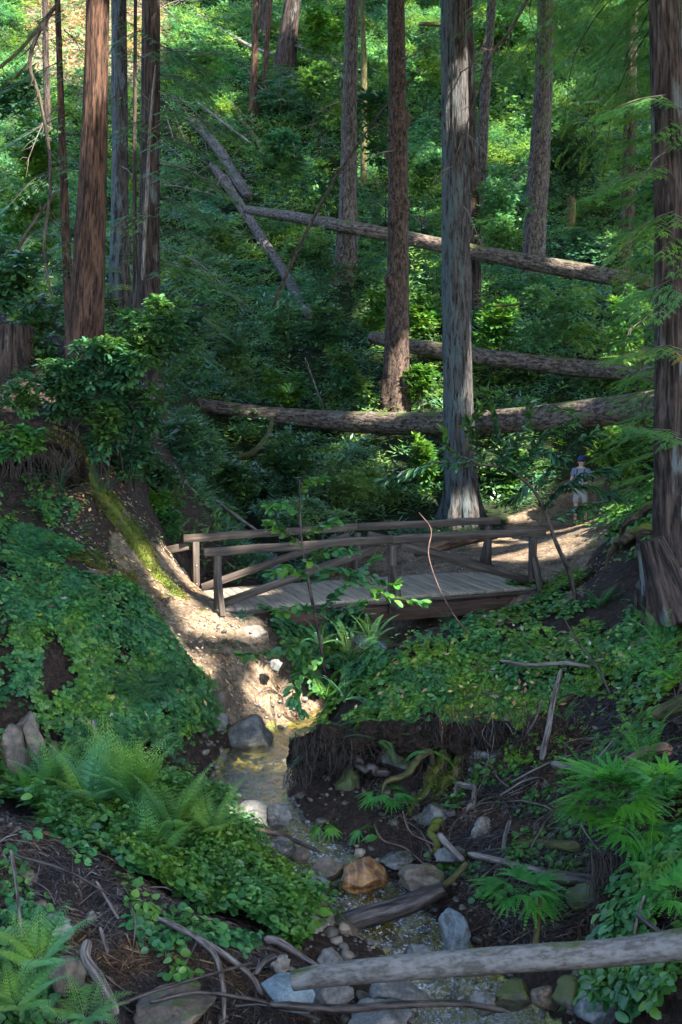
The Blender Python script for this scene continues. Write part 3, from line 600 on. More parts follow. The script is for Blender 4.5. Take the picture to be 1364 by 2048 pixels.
tree('T11', 'stout greyish trunk with a mossy left side behind the uppermost log', 'fir', [(1062, 585, 49, 54), (1070, 460, 49, 48), (1080, 300, 49, 46), (1088, 150, 49, 40), (1092, 0, 49, 36)], 'bark_grey', 32, .25, k=14, stubs=5, name='fir_tree')
tree('T12', 'big dark redwood trunk at the right edge of the picture', 'redwood', [(1350, 1120, 16.2, 90), (1345, 1000, 16.2, 82), (1346, 780, 16.2, 80), (1342, 500, 16.2, 76), (1336, 250, 16.2, 70), (1330, 0, 16.2, 66)], 'bark_red2', 20, .1, .35, k=17, amp=.15, crown=(2.5,300), seg=72)
tree('T14', 'faint trunk behind the foliage right of the mossy snag', 'redwood', [(1236, 800, 40, 40), (1240, 600, 40, 36), (1256, 400, 40, 32), (1262, 120, 40, 26), (1266, 0, 40, 25)], 'bark_red2', 28, .2, crown=None, seg=24)
tree('T15', 'dark trunk in shade behind the blue grey redwood, right of it', 'redwood', [(952, 800, 44, 34), (948, 500, 44, 30), (938, 200, 44, 28), (934, 0, 44, 27)], 'bark_red2', 30, .2, crown=None, seg=24)
# snag
sn_ = empty('tree_snag', hit(1134, 475, 42), 'short broken off mossy trunk standing right of the stout grey trunk', 'snag'); b0 = np.array(sn_.location)
mb = MB(); top_ = at(1144, 398, b0[1]); tube(mb, spline([b0 - b0 - [0, 0, .8], (top_ - b0) * .5 + [.03, 0, 0], top_ - b0], 14), np.linspace(.26, .17, 14), 20, disp=furrow(8, .1)); mb.build('trunk', M['branch_moss'], sn_)
mb = MB(); tp = top_ - b0
for k in range(7): a = k * .9; q = tp + np.array([math.cos(a) * .1, math.sin(a) * .1, -.05]); tube(mb, [q, q + [0, 0, U(.08, .28)]], [.045, .008], 5)
mb.build('splintered_top', M['wood_break'], sn_)

# ------------------------------------------------------------------ fallen logs
LOG2 = [(745, 674, 40.2, 28), (820, 692, 38.8, 34), (960, 713, 37, 37), (1120, 733, 35, 38), (1240, 743, 33, 39), (1345, 752, 31, 40), (1500, 762, 28, 42), (1640, 770, 26, 42)]
LOG1 = [(494, 419, 54, 18), (560, 430, 50, 24), (680, 451, 45, 29), (820, 478, 43.5, 32), (960, 506, 42, 34), (1100, 532, 40, 37), (1235, 556, 38, 38), (1345, 572, 36, 39), (1480, 592, 33, 40), (1620, 610, 31, 42)]
LOG3 = [(290, 788, 39, 22), (330, 798, 38.5, 26), (480, 822, 37.5, 34), (620, 838, 36.5, 42), (760, 846, 35, 50), (915, 847, 33, 54), (1080, 836, 30, 58), (1220, 822, 28, 66), (1345, 806, 25.5, 74), (1500, 790, 22, 84), (1640, 770, 20, 90)]
def on_slope(L, lift=.35):              # rest a log on the slope: keep its pixels, take the ground's distance
    out = []
    for u, v, Y, w_ in L:
        h_ = hit(u, v, 33); out.append((u, v, h_[1] - lift * 1.6, w_))
    return out
LOG0 = on_slope([(384, 238, 70, 20), (430, 290, 67, 24), (470, 352, 63.5, 26), (497, 396, 61.5, 24)], .8)
LOG00 = on_slope([(425, 330, 65, 18), (470, 395, 61.5, 22), (515, 465, 58, 24), (570, 550, 53, 24), (620, 632, 49, 22)], .8)
def clear_logs(P, keep=.04, pad=9):     # no plants growing in front of the fallen logs
    u, v = proj(P[:, 0], P[:, 1], P[:, 2]); k = np.ones(len(P), bool)
    for L in (LOG0, LOG00, LOG1, LOG2, LOG3):
        L = np.array(L); o = np.argsort(L[:, 0]); L = L[o]; vv = np.interp(u, L[:, 0], L[:, 1]); yy = np.interp(u, L[:, 0], L[:, 2]); ww = np.interp(u, L[:, 0], L[:, 3])
        k &= ~((u > L[0, 0] - 5) & (u < L[-1, 0]) & (np.abs(v - vv) < ww * .55 + pad) & (P[:, 1] < yy + .5) & (P[:, 1] > 29) & (U(0, 1, len(u)) > keep))
    return k
def log(name, label, pts, mat='bark_log', cat='fallen log', seg=32, amp=.06, stubs=0, n=70, parts=True, k=9):
    Q = []
    for u, v, Y, wpx in pts:
        p = at(u, v, Y); dpt = Y * cs - (p[2] - CAMZ) * sn; Q.append((*p, wpx * .88 / 2 * dpt / F))
    Q = spline(Q, n); base = Q[len(Q) // 2, :3].copy()
    mb = MB(); tube(mb, Q[:, :3] - base, Q[:, 3], seg, disp=furrow(k, amp, seed=base[0]))
    if not stubs: o = mb.build(name, M[mat], loc=base); return tag(o, label, cat), Q
    root = empty(name, base, label, cat); mb.build('trunk', M[mat], root)
    for _ in range(stubs):
        i = int(U(.05, .95) * n); T = Q[min(i + 1, n - 1), :3] - Q[i - 1, :3]; T /= np.linalg.norm(T); a = U(0, 6.28)
        s = np.cross(T, [0, 0, 1]); s /= np.linalg.norm(s); u_ = np.cross(s, T); dr = math.cos(a) * u_ + math.sin(a) * s; q = Q[i, :3] + dr * Q[i, 3] * .8
        sb = MB(); tube(sb, np.array([q, q + dr * U(.06, .1), q + dr * U(.12, .3) + T * U(-.1, .1)]) - base, [.05, .032, .01], 6); sb.build('branch_stub', M[mat], root)
    return root, Q
log('fallen_log', 'lowest fallen trunk spanning the gully, thickest at its right end', LOG3, stubs=6, k=14)
log('fallen_log', 'middle fallen trunk slanting down to the right behind the blue grey redwood', LOG2, stubs=5, k=14)
log('fallen_log', 'uppermost fallen trunk slanting from upper left across to the right', LOG1, stubs=6, k=14)
log('fallen_log', 'lichen speckled log lying straight down the slope above the uppermost trunk', LOG0, 'bark_grey', stubs=3)
log('fallen_log', 'dark log lying down the slope below the lichen speckled one', LOG00, 'bark_grey', stubs=3)
log('fallen_log', 'thin pale log lying on the slope at the top left of centre', [(395, 30, 78, 8), (440, 58, 76, 9), (505, 95, 73, 8), (548, 108, 72, 7)], 'stick', n=24, seg=10)
log('fallen_log', 'mossy trunk lying steeply on the slope under the slender pair', [(458, 200, 69, 10), (480, 235, 67, 11), (510, 275, 65, 10), (530, 310, 63, 9)], 'branch_moss', n=24, seg=10)
log('foreground_log', 'smooth pale grey log with a moss patch crossing the bottom right foreground', [(586, 1962, 9.0, 46), (640, 1953, 8.97, 52), (760, 1940, 8.9, 56), (900, 1928, 8.85, 58), (1080, 1915, 8.75, 60), (1240, 1904, 8.7, 62), (1460, 1875, 8.5, 76)], 'bark_pale', cat='log', amp=.035, n=80, seg=40)
log('stream_log', 'wet black log lying aslant in the stream behind the big pale boulder', [(665, 1856, 12.2, 46), (720, 1838, 12.15, 50), (800, 1815, 12.2, 48), (850, 1795, 12.25, 44), (888, 1778, 12.3, 34)], 'stick_dark', cat='log', n=40, seg=24)
log('fallen_branch', 'mossy brown branch rising from the black log in the stream', [(870, 1785, 12.35, 14), (905, 1757, 12.45, 16), (935, 1725, 12.5, 13)], 'branch_moss', cat='branch', n=16, seg=10)
log('path_log', 'broken reddish log beside the path behind the bridge', [(832, 1106, 24.8, 20), (880, 1094, 25.2, 24), (930, 1080, 25.8, 24), (992, 1070, 26.3, 18)], 'wood_break', cat='log', n=24, seg=18, amp=.14)

# ------------------------------------------------------------------ unseen leaf layer added to block the sun, gaps cut for lit patches
def canopy():
    mb = MB(); n = 190000
    x = U(-16, 46, n); y = U(-40, 92, n); g = np.maximum(hz(x, y), 0)
    z = np.maximum(15 + .33 * np.maximum(y, 0), g + 8) + U(-1, 7, n)
    gx = x - SUN[0] * (z - g) / SUN[2]; gy = y - SUN[1] * (z - g) / SUN[2]     # where its shadow falls
    far = sstep(50, 62, gy)
    ok = (gx > -22) & (gx < 22) & (gy > 4) & (U(0, 1, n) < np.where(far > .5, .62, 1))
    ok &= (far < .5) | (noise(gx * .5, gy * .5, 3) < .32)
    P = np.stack([x, y, z], 1)[ok]; vv = proj(P[:, 0], P[:, 1], P[:, 2])[1]; P = P[(vv < -80) | (P[:, 1] < 2)]
    D = np.stack([U(-1, 1, len(P)), U(-1, 1, len(P)), U(-.6, .6, len(P))], 1)
    inst(mb, KTUFT[1], P, rot_to(D), U(.55, .9, len(P))); carve(mb)
    o = mb.build('sun_block_canopy', M['canopy'], smooth=False); tag(o, 'unseen leaf layer added high above the creek to block the sun', 'canopy', kind='stuff')
canopy()
# ------------------------------------------------------------------ hillside undergrowth (nobody could count it)
PALE = [(40, -60), (330, -60), (340, 120), (250, 190), (60, 190)]
def undergrowth(name, label, n, region, tmpls, size, mat, lump=1.0, seed=0, thr=-.25, poly=None, notpoly=None, hmin=.0, lscale=.35):
    x0, x1, y0, y1 = region; t = U(0, 1, n); y = y0 + (y1 - y0) * t ** .8; x = U(-1, 1, n) * (y * .34 + 3)
    m = (x > x0) & (x < x1); x = x[m]; y = y[m]
    g = hz(x, y); d = fbm(x * lscale + seed, y * lscale, 0, 2); m = d > thr
    ds, vs = seg_dist(x, y, STREAM); dp, vp = seg_dist(x, y, PATH); dy2, vy2 = seg_dist(x, y, YARD)
    m &= (ds > vs[:, 1] * .5) & (dp > vp[:, 1] * 1.1) & (dy2 > vy2[:, 1] * .95)
    u, v = proj(x, y, g)
    if poly is not None: m &= in_poly(u, v, poly)
    if notpoly is not None:
        for q in notpoly: m &= ~(in_poly(u, v, q) & (U(0, 1, len(u)) < .8))
    x, y, g, d = x[m], y[m], g[m], d[m]
    h = hmin + lump * np.clip(d - thr, 0, 1.2) * (.55 + .45 * noise(x * 1.1, y * 1.1, seed)) * np.sqrt(U(.05, 1, len(x)))
    P = np.stack([x, y, g + h], 1); kk = clear_logs(P); P = P[kk]; x = x[kk]; y = y[kk]; D = np.stack([np.cos(U(0, 6.28, len(x))), np.sin(U(0, 6.28, len(x))), U(-.35, .25, len(x))], 1)
    mb = MB(); k = rng.integers(0, len(tmpls), len(x)); s = size(y) * U(.7, 1.3, len(x)); rr = np.clip(.5 + .35 * noise(x * .8, y * .8, 8) + U(-.4, .4, len(x)), 0, .999)
    for i, t_ in enumerate(tmpls):
        q = k == i; inst(mb, t_, P[q], rot_to(D[q]), s[q], rr[q])
    return tag(mb.build(name, M[mat], smooth=False), label, 'undergrowth', kind='stuff')
TB = [cluster(leaf4(.42, .05), 7, .8, .75, .8, s) for s in range(4)]
TN = [cluster(leaf4(.26, .04), 8, .7, .85, .9, s + 10) for s in range(4)]
spr, _r = frond(9, .30, .075, .12, 1.0, .1); TS = [spr]
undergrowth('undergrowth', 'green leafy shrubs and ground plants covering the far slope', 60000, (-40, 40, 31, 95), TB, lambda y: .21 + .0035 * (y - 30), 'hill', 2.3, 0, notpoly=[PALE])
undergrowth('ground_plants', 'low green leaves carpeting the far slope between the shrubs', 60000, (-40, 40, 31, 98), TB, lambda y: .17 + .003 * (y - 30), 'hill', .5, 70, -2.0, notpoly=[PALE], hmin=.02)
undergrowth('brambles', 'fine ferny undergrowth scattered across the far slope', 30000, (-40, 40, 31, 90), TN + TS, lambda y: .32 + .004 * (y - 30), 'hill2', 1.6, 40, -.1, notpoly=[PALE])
undergrowth('gully_plants', 'bluish green ferny plants filling the gully behind the bridge', 15000, (-7, 3, 22, 33), TS + TN[:1], lambda y: .30, 'hill2', 1.0, 90, -.5, poly=[(250, 870), (880, 850), (890, 1070), (700, 1090), (690, 1180), (340, 1180), (300, 1000)])
undergrowth('slope_plants', 'small leafy plants on the upper left bank', 9000, (-11, -1.5, 18, 33), TB, lambda y: .14, 'laurel', .8, 60, -.1, notpoly=[[(100, 940), (260, 940), (340, 1050), (420, 1210), (600, 1300), (300, 1250), (100, 1200)]])
undergrowth('path_plants', 'fresh green plants along the path beyond the bridge', 5000, (2.5, 9, 24, 36), TB + TS, lambda y: .15, 'bright', .5, 20, -.2, notpoly=[[(980, 1030), (1215, 1020), (1215, 1240), (960, 1240)]] * 3)

undergrowth('dry_brush', 'pale sunlit dry brush high on the slope at the upper left', 9000, (-40, 0, 52, 95), TN, lambda y: .5, 'dry', 1.2, 5, -.8, poly=PALE)
# ------------------------------------------------------------------ near ground cover
def clover_tmpl(seed=0, wd=.95):
    out = []; r_ = np.random.default_rng(seed)
    for i in range(3):
        a = i * 2.094 + .3; out.append(xf(leaf4(wd, .10), rot_to(np.array([[math.cos(a), math.sin(a), -.12]]))[0], (0, 0, 0), .5))
    return merge(out)
CLV = clover_tmpl()
def cover(name, label, poly, yr, n, tmpl, size, mat, hgt=.08, dens_thr=-.35, tilt=.4, cat='ground cover', lump=.12, xr=(-8, 8), kscale=1.3):
    y = U(yr[0], yr[1], n); x = U(xr[0], xr[1], n); g = hz(x, y); u, v = proj(x, y, g)
    uj = u + 55 * noise(x * 1.6, y * 1.6, 5) + 14 * noise(x * 7, y * 7, 1) + U(-1, 1, n) ** 3 * 40; vj = v + 40 * noise(x * 1.6, y * 1.6, 9) + 12 * noise(x * 7, y * 7, 3) + U(-1, 1, n) ** 3 * 36
    ds, vs = seg_dist(x, y, STREAM)
    m = in_poly(uj, vj, poly) & (noise(x * kscale, y * kscale, 2) + .5 * noise(x * 4, y * 4, 4) + U(-.35, .35, n) > dens_thr) & (ds > vs[:, 1] * .5 + .03); x, y, g = x[m], y[m], g[m]; n = len(x)
    e = .12; nx = -(hz(x + e, y) - hz(x - e, y)) / (2 * e); ny = -(hz(x, y + e) - hz(x, y - e)) / (2 * e); Nm = np.stack([nx, ny, np.full(n, 1.6)], 1); Nm /= np.linalg.norm(Nm, axis=1)[:, None]
    off = hgt * np.sqrt(U(.05, 1, n)) + lump * np.clip(.5 + .8 * noise(x * 2.2, y * 2.2, 6), 0, 1); P = np.stack([x, y, g], 1) + Nm * off[:, None] * 1.0
    a = U(0, 6.28, n); D = np.stack([np.cos(a), np.sin(a), U(-tilt, tilt, n) - .25], 1)
    D = D - Nm * (D * Nm).sum(1)[:, None] * .8
    mb = MB(); inst(mb, tmpl, P, rot_to(D, U(-tilt, tilt, n), up=Nm), size * U(.65, 1.3, n))
    return tag(mb.build(name, M[mat], smooth=False), label, cat, kind='stuff')
cover('clover_patch', 'dense mat of redwood sorrel draped over the left bank', [(0, 1185), (120, 1180), (290, 1200), (350, 1270), (415, 1360), (400, 1450), (345, 1520), (200, 1530), (110, 1490), (60, 1420), (0, 1430)], (13.8, 17.4), 42000, CLV, .115, 'clover', .11, -.6, lump=.14, tilt=.7, xr=(-6, -1.5))
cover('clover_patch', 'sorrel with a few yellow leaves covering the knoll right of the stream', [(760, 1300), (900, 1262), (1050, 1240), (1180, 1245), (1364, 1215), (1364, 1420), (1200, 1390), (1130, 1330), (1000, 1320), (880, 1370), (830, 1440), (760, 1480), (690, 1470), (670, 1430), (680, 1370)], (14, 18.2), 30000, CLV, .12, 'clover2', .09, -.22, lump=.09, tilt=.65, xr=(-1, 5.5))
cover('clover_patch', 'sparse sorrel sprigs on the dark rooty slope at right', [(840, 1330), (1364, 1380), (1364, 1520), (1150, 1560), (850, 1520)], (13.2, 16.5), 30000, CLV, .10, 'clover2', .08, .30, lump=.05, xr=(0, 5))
cover('clover_patch', 'small green plants on the shaded bank at the left edge', [(0, 990), (90, 1000), (140, 1060), (160, 1130), (60, 1180), (0, 1170)], (15.5, 20), 40000, CLV, .11, 'clover', .10, 0, xr=(-7, -3.5))
cover('ivy_patch', 'broad leaved green plants spreading beside the stream on the left', [(60, 1620), (300, 1570), (420, 1610), (545, 1670), (560, 1750), (640, 1845), (570, 1890), (420, 1870), (300, 1800), (220, 1730), (90, 1670)], (11.2, 14.8), 34000, leaf9(.75, .08, .12, .75), .10, 'ivy', .16, -.35, lump=.2, tilt=.8, xr=(-5, .2))
cover('ivy_patch', 'fine fresh green creepers among the broad leaves beside the stream', [(60, 1600), (300, 1560), (440, 1610), (560, 1680), (600, 1790), (640, 1860), (560, 1900), (380, 1870), (220, 1740), (60, 1670)], (11.2, 14.8), 42000, leaf9(.55, .08, .12, .75), .06, 'bright', .26, -.1, lump=.22, tilt=1.0, xr=(-5, .2))
OUTR = [(1330, -200), (2600, -200), (2600, 2600), (1380, 2600), (1330, 1300)]; OUTL = [(-40, 900), (-1400, 600), (-1400, 2600), (-40, 2600)]
cover('duff', 'dark needle litter on the bank beyond the right edge of the picture', OUTR, (4, 26), 60000, leaf4(.05, .0), .22, 'duff', .06, -.9, .7, 'forest litter', .03, (3, 12))
cover('ivy_patch', 'leafy plants on the bank beyond the right edge of the picture', OUTR, (5, 28), 50000, leaf9(.55, .08, .12, .75), .12, 'ivy', .2, .05, lump=.25, tilt=.8, xr=(3, 12))
cover('ivy_patch', 'leafy plants on the bank beyond the left edge of the picture', OUTL, (5, 24), 50000, leaf9(.55, .08, .12, .75), .12, 'clover', .2, 0, lump=.25, tilt=.8, xr=(-11, -2))
cover('dead_leaves', 'dry leaves on the bank beyond the right edge of the picture', OUTR, (4, 26), 6000, leaf4(.42, .1), .09, 'dead', .03, -.3, .4, 'leaf litter', 0, (3, 12))
cover('ivy_patch', 'larger leaved plants poking through the sorrel of the left bank', [(0, 1190), (290, 1210), (410, 1370), (385, 1500), (200, 1520), (0, 1440)], (13.8, 17.4), 26000, leaf9(.5, .08, .2, .7), .09, 'bright', .12, .62, lump=.1, tilt=.9, xr=(-6, -1.5), kscale=2.5)
cover('ivy_patch', 'larger leaved plants poking through the sorrel of the knoll', [(760, 1300), (1050, 1240), (1364, 1215), (1364, 1400), (1000, 1330), (840, 1440), (690, 1440)], (14, 18.2), 26000, leaf9(.5, .08, .2, .7), .09, 'clover', .12, .5, lump=.1, tilt=.9, xr=(-1, 5.5), kscale=2.5)
cover('dead_leaves', 'dry leaves caught in the sorrel of both banks', [(0, 1190), (1364, 1215), (1364, 1480), (690, 1480), (420, 1400), (200, 1520), (0, 1440)], (13.8, 18.2), 1500, leaf4(.42, .1), .10, 'dead', .16, -.2, .6, 'leaf litter', .1, (-6, 5.5))
cover('ivy_patch', 'scattered green sprigs growing on the left foreground heap', [(0, 1640), (110, 1690), (220, 1740), (330, 1820), (560, 1900), (560, 1990), (300, 2048), (0, 2048)], (8.4, 11.6), 26000, leaf9(.8, .08, .12, .75), .085, 'ivy', .10, .42, lump=.05, tilt=.8, xr=(-4, .2), kscale=2.2)
cover('ivy_patch', 'scattered green sprigs among the roots of the right bank', [(840, 1400), (1364, 1450), (1364, 1850), (1000, 1850), (860, 1700)], (9.8, 16), 26000, leaf9(.7, .08, .12, .75), .08, 'bright', .08, .48, lump=.05, tilt=.8, xr=(0, 5), kscale=2.2)
cover('ivy_patch', 'low green plants at the foot of the left bank near the left edge', [(0, 1530), (180, 1560), (200, 1640), (0, 1640)], (12, 14.8), 26000, leaf9(.6, .08, .12, .75), .12, 'ivy', .18, -.5, lump=.2, xr=(-5, -1.5))
cover('ivy_patch', 'leafy plants in the bottom right corner below the pale log', [(1290, 1560), (1364, 1560), (1364, 2048), (1210, 2048), (1290, 1950), (1300, 1800)], (8.4, 12.5), 50000, leaf9(.6, .08, .12, .75), .11, 'ivy', .16, -.2, lump=.16, xr=(1.5, 5))
cover('ivy_patch', 'leafy creepers at the right end of the bridge', [(1070, 1175), (1110, 1165), (1120, 1200), (1060, 1225), (1010, 1235)], (17.5, 21.5), 40000, leaf9(.6, .08, .12, .75), .11, 'bright', .12, -.2, lump=.1, xr=(1.5, 5))
cover('ivy_patch', 'dark leafy creepers on the slope under the left end of the bridge', [(560, 1240), (760, 1240), (780, 1320), (700, 1400), (600, 1370), (560, 1300)], (16.5, 20), 60000, leaf9(.6, .08, .12, .75), .11, 'clover', .12, -.1, lump=.15, xr=(-2, 1.5))
cover('ivy_patch', 'leafy plants on the bank right of the trail', [(1225, 1030), (1250, 960), (1364, 900), (1364, 1110), (1290, 1120), (1235, 1100)], (16.5, 26), 70000, leaf9(.6, .08, .12, .75), .12, 'bright', .16, -.4, lump=.2, xr=(2, 9))
MO = merge([xf(leaf4(.3, .03), rot_to(np.array([[math.cos(i * 1.3), math.sin(i * 1.3), .5]]))[0], (0, 0, 0), 1) for i in range(4)])
cover('dead_leaves', 'pale dry leaves strewn over the dirt slope and the path', [(100, 960), (260, 950), (430, 1210), (560, 1240), (640, 1440), (450, 1430), (300, 1200), (200, 1180)], (16.5, 21.5), 5500, leaf4(.42, .1), .10, 'dead', .012, -.9, .15, 'leaf litter', 0, (-6, 0))
cover('dead_leaves', 'dry leaves and wood chips on the ground behind the bridge', [(560, 1080), (1000, 1060), (1220, 1030), (1200, 1180), (1100, 1250), (940, 1260), (880, 1180), (560, 1180)], (17.5, 31), 14000, leaf4(.35, .1), .085, 'dead', .01, -.4, .15, 'leaf litter', 0, (0, 7))
cover('duff', 'dark reddish needles and twigs covering the slope at right', [(830, 1330), (1364, 1390), (1364, 1900), (1000, 1900), (900, 1700), (930, 1560), (880, 1440)], (9.5, 16.5), 80000, leaf4(.05, .0), .22, 'duff', .06, -.8, .7, 'forest litter', .03, (-.5, 5))
cover('duff', 'brown needles, bark and dead leaves heaped in the left foreground', [(0, 1640), (110, 1680), (220, 1740), (330, 1820), (560, 1900), (640, 2048), (0, 2048)], (8.4, 11.6), 60000, leaf4(.06, .0), .20, 'duff', .05, -.9, .7, 'forest litter', .03, (-4, .2))
cover('dead_leaves', 'scattered dry leaves among the debris at right', [(850, 1380), (1300, 1400), (1364, 1800), (1000, 1850), (900, 1700)], (10, 16), 3000, leaf4(.42, .1), .08, 'dead', .03, -.3, .4, 'leaf litter', 0, (0, 5))
cover('dead_leaves', 'scattered dry leaves in the left foreground debris', [(0, 1640), (220, 1740), (560, 1900), (640, 2048), (0, 2048)], (8.4, 11.6), 2200, leaf4(.42, .1), .075, 'dead', .03, -.3, .4, 'leaf litter', 0, (-4, .2))
cover('moss_carpet', 'olive moss on the shaded left bank under the hollow', [(40, 1080), (160, 1060), (300, 1190), (240, 1230), (80, 1180)], (15.5, 19.5), 30000, MO, .05, 'moss_leaf', .01, 0, .4, 'moss', .0, (-6.5, -2.5))

# ------------------------------------------------------------------ pebbles in the stream bed
def quad_sphere(n=7):
    P = []; Q = []; t = np.linspace(-1, 1, n)
    for ax in range(3):
        for s in (-1, 1):
            b = len(P)
            for i in range(n):
                for j in range(n):
                    p = [0, 0, 0]; p[ax] = s; p[(ax + 1) % 3] = math.tan(t[i] * math.pi / 4) * s; p[(ax + 2) % 3] = math.tan(t[j] * math.pi / 4); P.append(p)
            for i in range(n - 1):
                for j in range(n - 1): Q.append((b + i * n + j, b + (i + 1) * n + j, b + (i + 1) * n + j + 1, b + i * n + j + 1))
    P = np.array(P); P /= np.linalg.norm(P, axis=1)[:, None]
    k, inv = np.unique(np.round(P, 5), axis=0, return_inverse=True); return k, inv.ravel()[np.array(Q)]
QS4, QS14 = quad_sphere(4), quad_sphere(17)
def rock_shape(dim, seed, cuts=7, rough=.12, qs=None):
    V, Q = qs or QS14; r_ = np.random.default_rng(seed); V = V.copy() * (1 + .10 * noise(V[:, 0] * 1.4 + seed, V[:, 1] * 1.4, V[:, 2] * 1.4)[:, None])
    for _ in range(cuts):
        n = r_.normal(size=3); n /= np.linalg.norm(n); d = r_.uniform(.52, .84); e = V @ n - d; V = V - np.clip(e, 0, None)[:, None] * n * .93
    V = V * (1 + rough * fbm(V[:, 0] * 2.5 + seed, V[:, 1] * 2.5, V[:, 2] * 2.5, 3)[:, None])
    return V * np.array(dim) * 1.12, Q
def pebbles():
    mb = MB(); n = 1500; k = rng.integers(0, len(S), n); k = k[(S[k, 1] < 19) & (S[k, 1] > 8)]; n = len(k)
    o = U(-1, 1, n) * (S[k, 3] * .5 + .12); x = S[k, 0] + Nn[k, 0] * o; y = S[k, 1] + Nn[k, 1] * o; s = .02 + .06 * U(0, 1, n) ** 3
    for t_ in range(4):
        q = np.arange(n) % 4 == t_; sh = rock_shape((1, .8, .55), 50 + t_, 5, .1, QS4); a = U(0, 6.28, q.sum())
        inst(mb, sh, np.stack([x[q], y[q], hz(x[q], y[q]) + s[q] * .2], 1), rot_to(np.stack([np.cos(a), np.sin(a), 0 * a], 1)), s[q])
    m, nt = NT('pebble'); out_(nt, pbsdf(nt, ramp(nt, attr(nt, 'rnd').outputs['Fac'], [(0, (.03, .028, .022)), (.5, (.08, .072, .055)), (.85, (.14, .125, .10)), (1, (.24, .19, .13))]), .45, .4)); M['pebble'] = m
    tag(mb.build('pebbles', m), 'small stones lying in the stream bed', 'pebbles', kind='stuff')
pebbles()
def rubble(label, poly, yr, n, xr, s0=.02, s1=.09):
    mb = MB(); y = U(*yr, n * 8); x = U(*xr, n * 8); u, v = proj(x, y, hz(x, y)); m = in_poly(u, v, poly); x, y = x[m][:n], y[m][:n]; s = s0 + (s1 - s0) * U(0, 1, len(x)) ** 3
    for t_ in range(5):
        q = np.arange(len(x)) % 5 == t_; sh = rock_shape((1, .75, .6), 80 + t_, 8, .12, QS4); a = U(0, 6.28, q.sum())
        inst(mb, sh, np.stack([x[q], y[q], hz(x[q], y[q]) + s[q] * .15], 1), rot_to(np.stack([np.cos(a), np.sin(a), U(-.5, .5, len(a))], 1)), s[q])
    tag(mb.build('rubble', M['pebble'], smooth=False), label, 'rubble', kind='stuff')
rubble('small stones and rubble on the left foreground heap', [(0, 1640), (220, 1740), (560, 1900), (640, 2048), (0, 2048)], (8.4, 11.6), 420, (-4, .2))
rubble('small stones scattered over the rooty slope at right', [(860, 1340), (1364, 1390), (1364, 1900), (950, 1950), (880, 1740), (700, 1600), (780, 1500)], (9.5, 16.5), 420, (-.5, 5))
rubble('small stones lying on the dirt bank below the bridge', [(330, 1240), (560, 1240), (660, 1440), (430, 1450)], (16, 20), 260, (-3.5, .5), .012, .06)
rubble('stones along the margins of the stream', [(380, 1400), (620, 1420), (760, 1720), (1000, 1760), (1200, 2048), (480, 2048), (560, 1850), (380, 1600)], (9.5, 18), 500, (-2.5, 3), .02, .10)
# ------------------------------------------------------------------ footbridge
A0 = np.array([-2.1, 19.25, -.06]); A1 = np.array([3.5, 21.05, .03]); B0 = A0 + [-.57, 1.8, .0]; B1 = A1 + [-.57, 1.8, 0]
br = empty('footbridge', (A0 + B1) / 2, 'weathered wooden footbridge with braced railings over the creek', 'bridge'); o0 = np.array(br.location)
ax = (A1 - A0); LB = np.linalg.norm(ax); ax = ax / LB; cr = (B0 - A0); cr[2] = 0; WB = np.linalg.norm(cr); cr /= WB; Zv = np.array([0, 0, 1.])
def bp(s, c, z): return A0 + ax * s + cr * c + Zv * z - o0          # along, across, up from the deck
def part(name, mat, beams, ch=.006, jit=0, up=None):
    mb = MB()
    for (p, q, w_, h_) in beams: beam(mb, p, q, w_, h_, up=up if up is not None else Zv, ch=ch, jit=jit)
    return mb.build(name, M[mat], br, smooth=False)
mb = MB(); npk = 36; pw = (LB + .3) / npk
for i in range(npk):
    s = -.15 + pw * (i + .5); dz = U(-.003, .003); beam(mb, bp(s, -.10 + U(-.012, .012), -.025 + dz), bp(s, WB + .1, -.025 + dz), pw - .006, .05, ch=.004)
mb.build('deck', M['timber_grey'], br, smooth=False)
part('edge_board', 'timber', [(bp(-.1, -.085, -.085), bp(LB + .1, -.085, -.085), .04, .065)])
part('edge_board', 'timber', [(bp(-.1, WB + .085, -.085), bp(LB + .1, WB + .085, -.085), .04, .065)])
for c in (.12, WB * .5, WB - .12): part('girder', 'timber_dark', [(bp(.1, c, -.25), bp(LB - .05, c, -.25), .14, .38)])
part('abutment', 'timber_dark', [(bp(.0, -.15, -.32), bp(.0, WB + .15, -.32), .3, .30)]); part('abutment', 'timber_dark', [(bp(LB, -.15, -.32), bp(LB, WB + .15, -.32), .3, .30)])
H = 1.0
for side, c in ((0, .0), (1, WB)):
    out = -1 if side == 0 else 1; ps = .115
    for k, s in enumerate((.10, LB * .53, LB - .12)):
        part('post', 'timber', [(bp(s, c, -.30 if side == 0 else -.1), bp(s, c, H - .125), ps, ps)], up=ax)
        part('outrigger', 'timber', [(bp(s, c + out * -.2, -.115), bp(s, c + out * .42, -.115), .15, .09)])
        part('kicker_brace', 'timber', [(bp(s + (.0), c + out * .36, -.07), bp(s, c + out * .07, .52), .09, .09)], up=ax)
    top0 = bp(-.12, c - out * 0, H - .06); mid = bp(LB * .53, c, H - .02); top1 = bp(LB + .12, c, H - .04)
    part('top_rail', 'timber', [(top0, mid, .09, .135), (mid + ax * .002, top1, .09, .135)], jit=.012)
    ci = c - out * .09                       # braces on the inner face
    part('diagonal_brace', 'timber', [(bp(.18, ci, .06), bp(LB * .5, ci, H - .15), .06, .13)])
    part('diagonal_brace', 'timber', [(bp(LB * .56, ci, H - .15), bp(LB - .05, ci, .06), .06, .13)])
part('wing_rail', 'timber', [(bp(-.02, WB + .05, H - .2), bp(-.55, WB + .25, H - .32), .06, .14)])
mb = MB()
